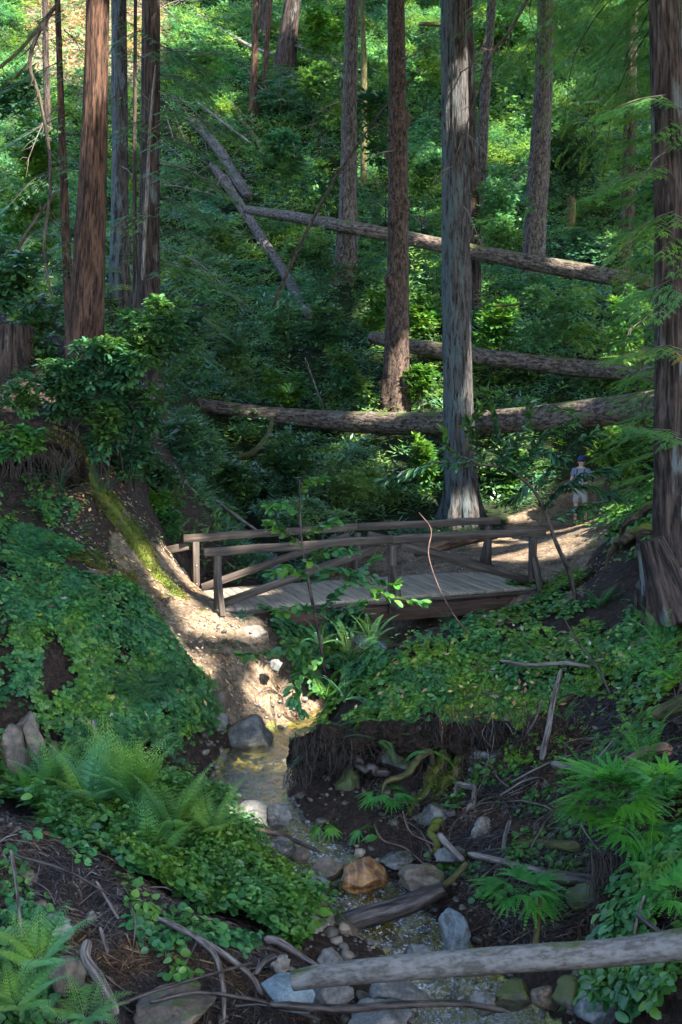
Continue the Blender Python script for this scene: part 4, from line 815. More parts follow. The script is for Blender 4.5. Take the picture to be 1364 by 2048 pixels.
for s, c in ((.10, -.06), (LB - .12, -.06), (.10, WB - .06), (LB * .53, -.06)):
    for z in (.12, .45): q = bp(s, c, z); tube(mb, [q, q - cr * .012], .012, 8)
m_, nt = NT('bolt_steel'); out_(nt, pbsdf(nt, (.35, .34, .33, 1), .4, .5, metal=1)); mb.build('bolts', m_, br)

# ------------------------------------------------------------------ rocks
def rock(u, v, Y, wpx, hpx, mat, label, group=None, dep=.9, seed=None, name='rock', rot=None, sinkf=.25, cuts=7):
    # (u, v) centre of the visible part, wpx x hpx its size in the photo
    p = at(u, v, Y); dpt = Y * cs - (p[2] - CAMZ) * sn; wd = wpx * dpt / F / 2; ht = hpx * dpt / F / 2 * (1 + sinkf)
    seed = seed if seed is not None else int(u * 7 + v); Vr, Qr = rock_shape((wd, wd * dep, ht), seed, cuts + 3)
    o = link_mesh(name, Vr, Qr, M[mat], None, np.full(len(Qr), .5), Vr, smooth=False); o.location = p - np.array([0, -wd * .3, ht * sinkf])
    if rot: o.rotation_euler = rot
    return tag(o, label, 'rock', group)
ROCKS = [
 (490, 1468, 17.3, 108, 62, 'rock_grey', 'long smooth grey boulder at the far end of the pool, below the dirt bank'),
 (428, 1505, 16.5, 52, 44, 'rock_grey', 'pale wedge shaped rock at the left edge of the pool'),
 (418, 1440, 17.0, 60, 60, 'rock_grey', 'dark angular rock behind the wedge shaped rock by the pool'),
 (438, 1400, 17.4, 50, 48, 'rock_brown', 'brown rock wedged in the dirt above the pool boulders'),
 (388, 1455, 16.4, 56, 46, 'rock_brown', 'shadowed rock under the ferns left of the pool'),
 (400, 1640, 14.2, 80, 70, 'rock_grey', 'grey rock half covered by green plants left of the dark stick'),
 (508, 1632, 14.1, 84, 46, 'rock_grey', 'grey rock with a sunlit top standing in the pool'),
 (555, 1630, 14.05, 52, 34, 'rock_grey', 'smaller grey rock leaning against the right of the sunlit pool rock'),
 (725, 1748, 12.75, 104, 52, 'rock_orange', 'bright orange boulder in the stream'),
 (655, 1736, 12.9, 70, 40, 'rock_brown', 'brown wet rock just left of the orange boulder'),
 (842, 1756, 12.6, 88, 40, 'rock_brown', 'flat brown rock just right of the orange boulder'),
 (604, 1778, 12.5, 100, 60, 'rock_blue', 'blue grey boulder with a dark right side in the stream'),
 (566, 1796, 12.3, 40, 36, 'rock_wet', 'small dark rock at the left foot of the blue grey boulder'),
 (618, 1858, 11.75, 122, 96, 'rock_pale', 'big pale boulder at the left side of the stream'),
 (676, 1872, 11.9, 78, 70, 'rock_brown', 'brown boulder with a rusty foot right of the big pale boulder'),
 (914, 1858, 11.7, 74, 70, 'rock_blue', 'upright rounded grey boulder under the bright fern right of the stream'),
 (662, 1930, 10.9, 62, 54, 'rock_grey', 'light grey rock just above the left end of the pale log'),
 (556, 1700, 13.3, 60, 44, 'rock_wet', 'dark wet rock at the left of the upper rapids'),
 (600, 1715, 13.2, 44, 24, 'rock_brown', 'small reddish rock awash in the upper rapids'),
 (840, 1905, 11.3, 60, 30, 'rock_wet', 'flat wet rock just behind the pale log'),
 (790, 1993, 10.3, 112, 52, 'rock_grey', 'rounded grey boulder below the middle of the pale log'),
 (1028, 1988, 10.4, 84, 50, 'rock_moss', 'rounded mossy boulder under the right half of the pale log'),
 (966, 2005, 10.3, 60, 34, 'rock_wet', 'dark wet rock left of the rounded mossy boulder'),
 (1090, 1996, 10.3, 50, 40, 'rock_brown', 'brown stone right of the rounded mossy boulder'),
 (1140, 1984, 10.2, 74, 52, 'rock_moss', 'mossy stone with green tufts below the right of the pale log'),
 (1200, 2010, 10.0, 86, 64, 'rock_blue', 'slanted slaty block near the bottom right corner'),
 (1180, 1950, 10.4, 60, 46, 'rock_brown', 'brown rock tucked behind the right part of the pale log'),
 (660, 1990, 10.0, 80, 44, 'rock_grey', 'grey stone beside the blue slate slab'),
 (760, 2040, 9.7, 130, 36, 'rock_grey', 'broad flat stone at the bottom edge in the middle'),
 (800, 1500, 15.1, 96, 74, 'rock_moss', 'round moss covered boulder in the undercut right bank'),
 (700, 1560, 15.0, 54, 44, 'rock_moss', 'small mossy rock low in the shadow of the undercut bank'),
 (980, 1510, 14.9, 90, 70, 'rock_wet', 'dark rock buried in the roots of the right bank'),
 (862, 1640, 14.1, 80, 70, 'rock_wet', 'dark grey rock under the mossy roots'),
 (968, 1660, 13.4, 40, 50, 'rock_pale', 'pale upright stone among the roots right of the driftwood'),
 (1010, 1625, 13.7, 36, 30, 'rock_grey', 'small grey stone among the roots'),
 (905, 1710, 13.05, 60, 28, 'rock_grey', 'flat stone behind the flat brown rock by the stream'),
 (800, 1722, 13.2, 70, 22, 'rock_wet', 'flat dark stone in the shadow behind the orange boulder'),
 (1180, 1800, 11.5, 90, 50, 'rock_moss', 'mossy stone right of the small bright fern'),
 (60, 1160, 17.2, 100, 34, 'rock_grey', 'grey slab at the left edge above the sorrel'),
 (20, 1185, 16.6, 70, 30, 'rock_grey', 'second grey slab at the left edge, lower one'),
 (110, 1180, 16.9, 40, 22, 'rock_grey', 'small grey stone right of the slabs at the left edge'),
 (60, 1470, 14.2, 56, 90, 'rock_brown', 'upright brown rock at the foot of the left bank'),
 (20, 1510, 14.0, 60, 110, 'rock_brown', 'tall brown rock face at the left edge'),
 (110, 1510, 14.3, 46, 76, 'rock_moss', 'mossy rock under the hanging sorrel'),
 (56, 1722, 10.9, 42, 26, 'rock_pale', 'cream coloured stone on the left foreground heap'),
 (16, 1720, 10.95, 36, 26, 'rock_pale', 'cream stone at the left edge of the foreground heap'),
 (50, 1762, 10.6, 44, 36, 'rock_brown', 'brown angular stone below the cream stones'),
 (108, 1842, 10.25, 62, 30, 'rock_grey', 'rounded blue grey stone in the left foreground'),
 (122, 1866, 10.0, 44, 30, 'rock_pale', 'whitish stone below the rounded stone in the left foreground'),
 (78, 1812, 10.35, 36, 18, 'rock_brown', 'flat reddish stone above the rounded stone'),
 (130, 1945, 9.6, 66, 60, 'rock_brown', 'yellowish brown stone behind the fern at bottom left'),
 (345, 2020, 9.4, 150, 46, 'rock_brown', 'flat brown slab at the bottom edge left of centre'),
 (380, 1985, 9.8, 50, 34, 'rock_moss', 'small mossy stone above the flat brown slab'),
 (560, 1925, 10.4, 40, 30, 'rock_pale', 'small tan stone left of the end of the pale log'),
 (855, 1170, 21.9, 60, 22, 'rock_blue', 'low grey rock embedded in the trail behind the bridge'),
 (935, 1168, 22.0, 56, 18, 'rock_grey', 'flat stone embedded in the trail, right of the low grey rock'),
 (770, 1165, 22.3, 40, 16, 'rock_grey', 'flat stone embedded in the trail at mid bridge'),
 (1020, 1150, 22.4, 36, 14, 'rock_grey', 'small stone on the trail at the right end of the bridge'),
 (1100, 1105, 24.8, 70, 14, 'rock_pale', 'thin pale stone edging the trail beyond the bridge'),
 (550, 1330, 18.2, 26, 18, 'rock_grey', 'stone stuck in the dirt bank below the bridge'),
 (505, 1262, 18.9, 60, 24, 'rock_pale', 'pale rounded stone at the top of the dirt bank'),
 (985, 1245, 17.9, 70, 28, 'rock_grey', 'grey stone at the crest of the knoll below the bridge'),
]
for a_ in ROCKS: rock(*a_)
# slate slab leaning
mb = MB(); Pq = [at(522, 1968, 9.7), at(560, 1945, 9.8), at(612, 1952, 9.85), at(630, 1990, 9.7), at(618, 2030, 9.55), at(560, 2020, 9.55)]
ctr = sum(Pq) / 6; nn = np.cross(Pq[1] - Pq[0], Pq[3] - Pq[0]); nn /= np.linalg.norm(nn); Vs = [p - ctr + nn * .02 for p in Pq] + [p - ctr - nn * .02 for p in Pq]
Qs = [(0, 1, 2, 3), (0, 3, 4, 5), (9, 8, 7, 6), (11, 10, 9, 6)] + [(i, i + 6, (i + 1) % 6 + 6, (i + 1) % 6) for i in range(6)]
mb.add(np.array(Vs), np.array(Qs)); tag(mb.build('slate_slab', M['slate'], smooth=False, loc=ctr), 'pale blue slate slab leaning under the left end of the pale log', 'rock')
# ------------------------------------------------------------------ bushes
L4 = leaf4(.42, .06); L4n = leaf4(.28, .05); L9 = leaf9(.45, .05, .15, .7); L9r = leaf9(.62, .05, .12, .8); L9n = leaf9(.26, .03, .2, .5)
def tuft_pos(n, dims, lobes, seed, up=.35):
    r_ = np.random.default_rng(seed); Cc = r_.normal(size=(lobes, 3)); Cc /= np.linalg.norm(Cc, axis=1)[:, None]; Cc *= r_.uniform(.25, .75, (lobes, 1)); Cc[:2, 2] = -.55; Rr = r_.uniform(.26, .5, lobes)
    k = r_.integers(0, lobes, n); d = r_.normal(size=(n, 3)); d[:, 2] += up; d /= np.linalg.norm(d, axis=1)[:, None]
    P = Cc[k] + d * (Rr[k] * r_.uniform(.45, 1.05, n))[:, None]
    return P * np.array(dims), d, Cc * np.array(dims)
def bush(u, v, Y, wpx, hpx, mat, label, leaf=L4, ls=.11, n=260, per=7, name='shrub', cat='bush', lobes=9, dep=.8, stem=True, group=None, droop=0., sp=.8):
    p = at(u, v, Y); dpt = Y * cs - (p[2] - CAMZ) * sn; a = wpx * dpt / F / 2; c = hpx * dpt / F / 2
    seed = int(u * 13 + v * 7); g = float(hz(p[0], p[1])); base = np.array([p[0], p[1], g]); root = empty(name, base, label, cat, group)
    n = int(n * 1.4); stem = stem and (p[2] - c - g) < 1.0
    P, d, Cc = tuft_pos(n, (a, a * dep, c), lobes, seed); P = P + (p - base)
    kk = clear_logs(P + base, .25); P = P[kk]; d = d[kk]
    gg = hz(P[:, 0] + base[0], P[:, 1] + base[1]) - g; P[:, 2] = np.maximum(P[:, 2], gg + .03)
    mb = MB(); rr = np.clip(.5 + .3 * noise(P[:, 0] * 2.5 + seed, P[:, 1] * 2.5, P[:, 2] * 2.5), 0, 1)
    for j in range(per):
        a_ = j * 2.4 + U(0, 6.28, len(P)); side = np.stack([np.cos(a_), np.sin(a_), U(-.5, .4, len(P))], 1); dd = d * .5 + side * sp; dd[:, 2] -= droop
        inst(mb, leaf, P + side * ls * .15, rot_to(dd, U(-.5, .5, len(P))), ls * U(.65, 1.25, len(P)), np.clip(rr + U(-.3, .3, len(P)), 0, .999))
    mb.build('foliage', M[mat], root, smooth=False)
    if stem:
        sb = MB(); k = min(len(Cc), 4)
        for i in range(k):
            e = Cc[i] + (p - base); s0 = np.array([U(-.1, .1), U(-.1, .1), -.1]); m_ = (s0 + e) * .5 + [U(-.15, .15), U(-.15, .15), .1]
            tube(sb, spline([s0, m_, e], 8), np.linspace(.010, .004, 8) * (1 + .02 * Y), 5)
            for _ in range(3):
                t_ = e + U(-1, 1, 3) * np.array([a, a * dep, c]) * .35; tube(sb, [e, (e + t_) / 2 + U(-.04, .04, 3), t_], [.005 * (1 + .02 * Y), .003, .002], 4)
        sb.build('stems', M['branch'], root)
    return root
BUSH = [
 (150, 800, 20.3, 150, 90, 'laurel', 'dark leaves hanging in front of the redwood base, below the glossy bush', L9, .13, 170, 6),
 (250, 800, 20.8, 170, 150, 'laurel', 'deep green bush clothing the bank right of the sunlit redwood', L9, .13, 300, 6),
 (270, 900, 21.0, 130, 130, 'laurel', 'dark leafy curtain hanging right of the hollow', L4, .12, 300, 7),
 (60, 720, 22, 150, 110, 'laurel', 'bush in front of the stump at the left edge', L9, .13, 150, 6),
 (330, 1020, 22.2, 90, 120, 'ivy', 'leafy plants just right of the mossy root', L9, .12, 150, 6),
 (400, 880, 27, 150, 160, 'hill2', 'bluish shrub in the gully left of the propped mossy limb', L4n, .16, 340, 8),
 # u, v, Y, w, h, mat, label, leaf, ls, n, per
 (110, 745, 20.2, 170, 90, 'laurel', 'leafy bush in front of the base of the sunlit redwood, left part', L9, .13, 150, 6),
 (215, 720, 20.0, 210, 120, 'laurel', 'dense dark glossy bush covering the foot of the sunlit redwood', L9, .13, 260, 6),
 (300, 660, 20.8, 190, 170, 'laurel', 'tall dark leafy shrub between the sunlit redwood and the gully', L9, .13, 330, 6),
 (365, 690, 23.5, 130, 220, 'laurel', 'drooping dark shrub at the right side of the left bank', L4, .13, 300, 7),
 (215, 850, 20.0, 110, 150, 'laurel', 'dark leaves hanging over the hollow bank', L9, .13, 130, 6),
 (330, 860, 24.0, 170, 200, 'laurel', 'black green shrub mass right of the hollow bank', L4, .13, 380, 7),
 (320, 960, 22.6, 120, 110, 'laurel', 'dark shrub above the end of the mossy root', L4, .12, 190, 7),
 (40, 790, 17.5, 110, 90, 'laurel', 'dark green leaves at the left edge above the hollow', L9, .13, 60, 6),
 (35, 880, 16.8, 110, 90, 'ivy', 'bluish green leafy twig at the left edge beside the hollow', L9, .14, 60, 6),
 (30, 560, 19.0, 120, 120, 'laurel', 'round leaved shrub at the left edge of the picture', L9r, .14, 110, 6),
 (60, 620, 24, 130, 130, 'laurel', 'shrub behind the thin brown trunk near the left edge', L4, .15, 160, 7),
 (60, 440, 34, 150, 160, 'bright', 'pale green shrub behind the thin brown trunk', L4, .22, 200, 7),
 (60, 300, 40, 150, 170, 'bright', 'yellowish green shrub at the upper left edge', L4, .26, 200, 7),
 (20, 180, 46, 120, 120, 'hill', 'bushy green tree top at the upper left edge', L4, .3, 160, 7),
 (160, 620, 30, 90, 100, 'laurel', 'dark shrub right behind the sunlit redwood', L4, .17, 140, 7),
 (400, 560, 38, 160, 190, 'hill', 'green shrub right of the dark redwood', L4, .2, 260, 7),
 (420, 470, 46, 140, 130, 'hill', 'leafy shrub below the lichen speckled log', L4, .22, 200, 7),
 (390, 740, 34, 150, 130, 'hill2', 'bluish bush above the left end of the lowest log', L4n, .2, 220, 8),
 (480, 700, 38, 150, 150, 'hill2', 'feathery shrub on the slope left of the gully', L4n, .22, 260, 8),
 (560, 640, 42, 130, 110, 'hill', 'green bush at the lower end of the dark slope log', L4, .2, 180, 7),
 (620, 500, 44, 130, 130, 'hill', 'fresh green bush around the leaning bare branch', L4, .2, 240, 7),
 (560, 300, 60, 150, 120, 'hill', 'bright shrub under the slender reddish pair', L4, .3, 220, 7),
 (640, 350, 54, 140, 130, 'laurel', 'bay shrub left of the pale fir trunk', L4n, .3, 240, 7),
 (440, 130, 72, 150, 150, 'hill', 'leafy slope shrub right of the dark redwood near the top', L4, .36, 220, 7),
 (640, 180, 66, 120, 180, 'hill', 'leafy shrub right of the flared redwood at the top', L4, .34, 240, 7),
 (650, 60, 72, 120, 120, 'bright', 'light green foliage at the top between flared redwood and pale fir', L4, .34, 200, 7),
 (745, 260, 54, 110, 180, 'laurel', 'shrub between the pale fir and the knobbly fir', L4, .28, 220, 7),
 (750, 620, 42, 90, 120, 'bright', 'sunlit yellow green shrub between the two fir trunks', L4, .2, 180, 7),
 (640, 650, 39, 120, 120, 'laurel', 'dark shrub left of the knobbly fir, above the lowest log', L4, .2, 200, 7),
 (680, 740, 37, 150, 130, 'laurel', 'shadowed shrub just above the middle of the lowest log', L4, .19, 260, 7),
 (560, 770, 38, 150, 90, 'bright', 'light green bush growing behind the lowest log', L4, .17, 240, 7),
 (500, 840, 37, 170, 60, 'laurel', 'leafy plants draped over the left of the lowest log', L4, .16, 200, 7),
 (850, 130, 66, 110, 160, 'hill', 'leafy shrub high between the knobbly fir and the blue grey redwood', L4, .34, 220, 7),
 (850, 330, 56, 100, 200, 'hill', 'green shrub between the knobbly fir and the blue grey redwood', L4, .28, 240, 7),
 (850, 620, 42, 90, 110, 'bright', 'light green shrub above the middle log between the two big trunks', L4, .2, 180, 7),
 (845, 760, 36.6, 70, 90, 'bright', 'sunlit leaves below the middle log between the two big trunks', L4, .2, 150, 7),
 (1020, 400, 44, 180, 120, 'hill', 'domed pale green bush in front of the stout grey trunk', L4, .2, 330, 7),
 (1000, 480, 43, 120, 110, 'hill', 'bush just above the uppermost log right of the blue grey redwood', L4, .2, 220, 7),
 (1180, 500, 40, 170, 110, 'hill2', 'rounded bluish bush at the foot of the mossy snag', L4, .2, 300, 7),
 (990, 640, 38, 120, 150, 'bright', 'yellow green bush between the two upper logs', L4, .19, 270, 7),
 (1120, 630, 36, 220, 160, 'hill', 'large domed dark green bush between the upper and middle logs', L4, .17, 620, 7),
 (1250, 640, 30, 120, 170, 'redwood2', 'feathery shrub left of the right edge redwood', L4n, .2, 240, 8),
 (1020, 770, 38, 150, 70, 'laurel', 'dark shrub right behind the lowest log', L4, .18, 200, 7),
 (1180, 780, 36, 160, 70, 'hill2', 'green ferny bush between the middle and lowest logs', L4n, .2, 220, 8),
 (1060, 200, 62, 130, 170, 'hill', 'leafy bush behind the slim grey trunk', L4, .32, 220, 7),
 (1150, 300, 50, 140, 200, 'redwood', 'dark conifer foliage right of the stout grey trunk', L4n, .34, 260, 8),
 (1000, 60, 70, 130, 110, 'bright', 'light foliage at the top right of the blue grey redwood', L4, .34, 220, 7),
 (840, 935, 32.7, 80, 150, 'bright', 'glowing yellow green plants seen just left of the blue grey redwood', L4, .17, 200, 7),
 (1015, 940, 32.5, 130, 130, 'bright', 'sunny green shrub right of the blue grey redwood', L4, .16, 260, 7),
 (1120, 900, 35, 120, 120, 'laurel', 'dark shrub under the lowest log behind the hiker', L4, .18, 230, 7),
 (1240, 900, 30, 120, 130, 'redwood2', 'feathery green foliage right of the hiker', L4n, .18, 280, 8),
 (1190, 880, 36, 110, 140, 'laurel', 'shadowed bush where the trail disappears behind the hiker', L4, .18, 230, 7),
 (700, 960, 29, 260, 150, 'hill2', 'wide feathery bluish shrub behind the bridge railing', L4n, .16, 760, 8),
 (560, 900, 32, 190, 110, 'laurel', 'dim tangled shrub below the lowest log at left', L4, .16, 300, 7),
 (470, 950, 29, 190, 120, 'laurel', 'dark bluish shrub behind the left part of the bridge', L4, .15, 380, 7),
 (420, 1030, 26.5, 150, 70, 'ivy', 'low broad leaved plants behind the left end of the bridge', L9, .13, 200, 6),
 (590, 1030, 26, 220, 80, 'hill2', 'low ferny thicket behind the left half of the bridge', L4n, .15, 400, 8),
 (480, 1130, 24.2, 170, 80, 'hill2', 'bluish ferny plants seen through the left railing', L4n, .14, 300, 8),
 (620, 1150, 24, 90, 50, 'bright', 'small green plant seen through the railing left of mid bridge', L4, .11, 90, 7),
 (700, 1240, 18.4, 110, 60, 'laurel', 'dark leafy shrub below the front edge of the deck', L9, .12, 100, 6),
]
for b_ in BUSH:
    u, v, Y, w_, h_, mt, lb, lf, ls, n, per = b_
    bush(u, v, Y, w_, h_, mt, lb, lf, ls, n, per)
# ------------------------------------------------------------------ conifer branches with flat sprays
SPR = frond(10, .24, .05, .08, 1.0, .12, stem=.02)[0]
def conifer_branch(parent, pts, mat='redwood', ls=.45, n=26, rad=.02, droop=.25, name='branch', side=1.0, wood='branch', shafts=False):
    # pts: world points of the branch axis; sprays hang on both sides
    P = spline(pts, 24); base = np.array(parent.location); mb = MB(); tube(mb, P - base, np.linspace(rad, rad * .25, 24), 6)
    b = mb.build(name, M[wood], parent)
    T = np.gradient(P, axis=0); T /= np.linalg.norm(T, axis=1)[:, None]; fb = MB(); idx = np.clip((np.linspace(.12, .999, n) * 23).astype(int), 0, 23)
    pos = []; D = []; sc__ = []
    for q, i in enumerate(idx):
        s = np.cross(T[i], [0, 0, 1.]); s /= np.linalg.norm(s) + 1e-6; sg = 1 if q % 2 else -1; k = (1 - .55 * q / n)
        d = T[i] * .65 + s * sg * side + np.array([0, 0, -droop + U(-.15, .1)]); L = ls * k * U(1.0, 1.7)
        tw = spline([P[i], P[i] + d * L * .5, P[i] + d * L + [0, 0, -.12 * L]], 5); tube(fb, tw - base, [.005, .004, .003, .003, .002], 3, rnd=.0) if False else None
        for j in range(8):
            p = P[i] + d * L * (j + .3) / 8; s2 = 1 if j % 2 else -1; e = d * .8 + np.cross(d, [0, 0, 1.]) * s2 * .8 + np.array([0, 0, U(-.45, -.05) - droop * .5])
            pos.append(p); D.append(e); sc__.append(L * U(.28, .5))
        pos.append(P[i] + d * L * .8); D.append(d + np.array([0, 0, -.2])); sc__.append(L * .45)
    pos.append(P[-1]); D.append(T[-1]); sc__.append(ls)
    pos = np.array(pos); rr = np.clip(.45 + .4 * noise(pos[:, 0] * 1.5, pos[:, 1] * 1.5, pos[:, 2] * 1.5) + U(-.2, .2, len(pos)), 0, .999)
    inst(fb, SPR, pos - base, rot_to(np.array(D), U(-.3, .3, len(D))), np.array(sc__), rr)
    if shafts:
        V, Q, r, t = fb.arrays(); k = sun_keep(V[Q].mean(1) + base, .2); fb.V = [V]; fb.Q = [Q[k]]; fb.R = [r[k]]; fb.T = [t]
    fb.build('foliage', M[mat], b, smooth=False); return b
random.seed(3)

def branch_px(key, pts, Y0, Y1, **k):
    k['shafts'] = False
    n = len(pts); conifer_branch(TREES[key], [at(u, v, Y0 + (Y1 - Y0) * i / (n - 1)) for i, (u, v) in enumerate(pts)], **k)
# right redwood: fresh sprays along the right side
for i, v in enumerate(range(20, 1010, 40)):
    u1 = 1215 + 35 * math.sin(i * 1.9) + (60 if 440 < v < 900 else 0)
    branch_px('T12', [(1350, v - 50), (1290, v - 30 + U(-10, 10)), (u1, v + U(10, 40))], 16.2, 18.3 + U(-.6, 2.5), mat='redwood2', ls=.36, n=26, rad=.012, droop=.3)
for u, v, du, dv in [(1330, 190, -110, 30), (1335, 330, -150, 60), (1352, 420, -120, 90), (1340, 560, -60, 60), (1350, 690, -110, 20), (1345, 860, -100, -10), (1340, 240, 40, 40), (1350, 470, 40, 60)]:
    branch_px('T12', [(u, v), (u + du * .5, v + dv * .3), (u + du, v + dv)], 16.0, 15.5, mat='redwood2', ls=.36, n=20, rad=.012, droop=.3)
# overhanging branches, upper right
for pts in [[(1335, -120), (1200, -40), (1080, 60), (1030, 130)], [(1335, -80), (1220, 0), (1150, 110), (1130, 230)], [(1335, -160), (1150, -80), (1010, -20), (960, 40)],
            [(1335, -40), (1260, 40), (1190, 160), (1170, 300)], [(1335, 20), (1280, 90), (1230, 200), (1210, 330)], [(1335, -100), (1130, -60), (1060, 10), (1085, 110)], [(1335, -60), (1300, 20), (1255, 110), (1240, 190)], [(1330, -150), (1250, -60), (1180, 30), (1165, 110)]]:
    branch_px('T12', pts, 16.3, 18.2, mat='redwood2', ls=.46, n=22, rad=.016, droop=.55)
# dark redwood: long drooping branches to the right and some to the left
for i, (v, L) in enumerate([(90, 90), (150, 130), (215, 150), (270, 110), (330, 130), (390, 110), (450, 120), (520, 130), (590, 120), (650, 90)]):
    branch_px('T4', [(318, v), (318 + L * .5, v + 18 + U(-8, 8)), (318 + L, v + 62 + U(-10, 20))], 29, 27.5 + U(-1, 1), mat='redwood', ls=.62, n=20, rad=.02, droop=.3)
for v, L in [(60, 60), (240, 50), (420, 60)]:
    branch_px('T4', [(288, v), (288 - L * .5, v + 10), (288 - L, v + 40)], 29, 28, mat='redwood', ls=.5, n=12, rad=.015)
for v, L in [(20, -90), (120, -110), (230, -100), (330, -110), (430, -90), (520, -60), (60, 50), (300, 50), (470, 50)]:
    branch_px('T1', [(128, v), (128 + L * .5, v + 25), (128 + L, v + 70 + U(-20, 20))], 23.5, 22.5 + U(-1, 1), mat='redwood', ls=.36, n=16, rad=.012, droop=.3)
for v, L in [(40, 46), (190, -40), (100, 60)]:
    branch_px('T3', [(242, v), (242 + L * .5, v + 8), (242 + L, v + 30)], 36, 35, mat='redwood', ls=.5, n=10, rad=.015)
for v, L, k in [(330, 90, 'T6'), (250, -60, 'T6'), (200, 120, 'T6')]:
    branch_px('T6', [(580, v - 120), (580 + L * .5, v - 100), (580 + L, v - 60)], 73, 71, mat='redwood', ls=1.2, n=14, rad=.04)
for key, v0, du, dv, Y in [('T4', 180, 120, 90, 29), ('T4', 100, 140, 10, 29), ('T4', 320, 150, 80, 29), ('T4', 490, 170, 120, 29), ('T4', 640, 90, -20, 29), ('T7', 200, -70, 30, 46), ('T7', 330, 70, 40, 46), ('T8', 120, 60, -30, 37), ('T8', 300, -70, 20, 37), ('T8', 420, 60, 40, 37),
                           ('T9', 150, 60, -70, 31), ('T9', 260, 70, 60, 31), ('T9', 400, 50, 90, 31), ('T9', 330, -50, 40, 31), ('T11', 330, -60, 30, 49), ('T12', 300, -60, 70, 16.2), ('T12', 620, -80, 40, 16.2), ('T3', 330, 40, 50, 36), ('T6', 90, 90, 40, 73), ('T1', 210, -70, 120, 23.5)]:
    t0 = TREES[key]; ux = {'T4': 312, 'T7': 699, 'T8': 795, 'T9': 912, 'T11': 1078, 'T12': 1338, 'T3': 240, 'T6': 580, 'T1': 122}[key]; b_ = np.array(t0.location)
    P = spline([at(ux, v0, Y), at(ux + du * .5, v0 + dv * .3, Y - .8), at(ux + du, v0 + dv, Y - 1.2)], 14); lb = MB(); tube(lb, P - b_, np.linspace(.022, .005, 14) * Y / 30, 5)
    for _ in range(9): i = int(U(3, 13)); e = P[i] + (P[13] - P[0]) * U(.08, .3) + U(-.25, .25, 3) * Y / 30; tube(lb, np.array([P[i], (P[i] + e) / 2 + U(-.04, .04, 3), e]) - b_, [.008 * Y / 30, .005 * Y / 30, .002], 4)
    lb.build('dead_branch', M['stick'], t0)
# young redwoods on the slope
def young(u, v, Y, hpx, wpx, label, mat='redwood', n=9, ls=.5):
    b = hit(u, v, Y - 3); b = np.array([b[0], b[1], float(hz(b[0], b[1]))]); dpt = b[1] * cs - (b[2] - CAMZ) * sn; h = hpx * dpt / F; wr = wpx * dpt / F / 2
    root = empty('young_redwood', b, label, 'young redwood'); mb = MB(); P = spline([[0, 0, -.3], [U(-.1, .1), 0, h * .5], [U(-.15, .15), 0, h]], 12)
    tube(mb, P, np.linspace(.02 + h * .012, .01, 12), 8); mb.build('trunk', M['branch'], root)
    for i in range(n):
        t = .15 + .8 * i / n; a = i * 2.4; L = wr * (1.15 - t) * U(.9, 1.3); p = b + np.array([0, 0, h * t]); d = np.array([math.cos(a), math.sin(a), .1])
        conifer_branch(root, [p, p + d * L * .5 + [0, 0, .05], p + d * L - [0, 0, .15 * L]], mat=mat, ls=ls * min(1, L), n=14, rad=.01, droop=.2)
    return root
young(250, 640, 19.6, 170, 150, 'bright young redwood sprout catching the sun beside the sunlit redwood', 'redwood2', 8, .34)
young(1190, 330, 48, 190, 130, 'young redwood in the shade right of the stout grey trunk', 'redwood', 12, .9)
young(680, 240, 62, 150, 110, 'young redwood high on the slope left of the pale fir', 'redwood', 12, 1.1)
young(560, 250, 64, 130, 110, 'young redwood below the flared redwood at top centre', 'redwood', 12, 1.1)
young(400, 700, 36, 190, 130, 'young redwood standing in the gully left of centre', 'redwood', 12, .7)
young(770, 480, 52, 120, 100, 'young redwood between the pale fir and the knobbly fir', 'redwood', 12, .9)
young(1280, 860, 27, 150, 130, 'young redwood on the bank beside the right edge redwood', 'redwood2', 12, .5)
young(650, 1050, 27, 130, 180, 'young redwood right behind the middle of the bridge', 'redwood', 12, .5)

# ------------------------------------------------------------------ ferns
random.seed(5)
FT = {'sword': [frond(30, .15, .021, .34, 1.2, .12), frond(28, .17, .023, .28, 1.2, .2, sag=.25)],
      'lacy': [frond(16, .34, .05, .22, 1.0, .1, lacy=True), frond(15, .30, .05, .3, 1.0, .15, lacy=True, sag=.2)]}
def finger_fan(seed):
    r_ = np.random.default_rng(seed); parts = []; rp = []
    for i in range(7):
        a = (i - 3) * .36 + r_.uniform(-.06, .06); t = frond(10, .125, .17, .05, 1.5, .04, stem=.02, sag=.25 + .12 * abs(i - 3) + r_.uniform(-.1, .15))[0]; d = np.array([[math.sin(a), math.cos(a), .1]])
        parts.append(xf(t, rot_to(d)[0], (0, .38, .12), (.72 - .07 * abs(i - 3)) * r_.uniform(.75, 1.1)))
    return merge(parts), np.array([(0, q * .38, q * .12) for q in np.linspace(0, 1, 5)])
FT['fan'] = [finger_fan(1), finger_fan(2)]
FM = {}
def frond_mesh(kind, i, mat):
    if (kind, i, mat) not in FM:
        t, rp = FT[kind][i]; mb = MB(); n = len(t[1]); mb.add(t[0], t[1], np.clip(.5 + .3 * noise(np.arange(n) * .3, i, 0), 0, .95))
        r2 = MB(); tube(r2, rp, np.linspace(.006, .002, len(rp)), 4, rnd=.9); V, Q, rr, tt = r2.arrays(); mb.add(V, Q, .97)
        o = mb.build('frond', M[mat], smooth=False); FM[(kind, i, mat)] = o.data; bpy.data.objects.remove(o)
    return FM[(kind, i, mat)]
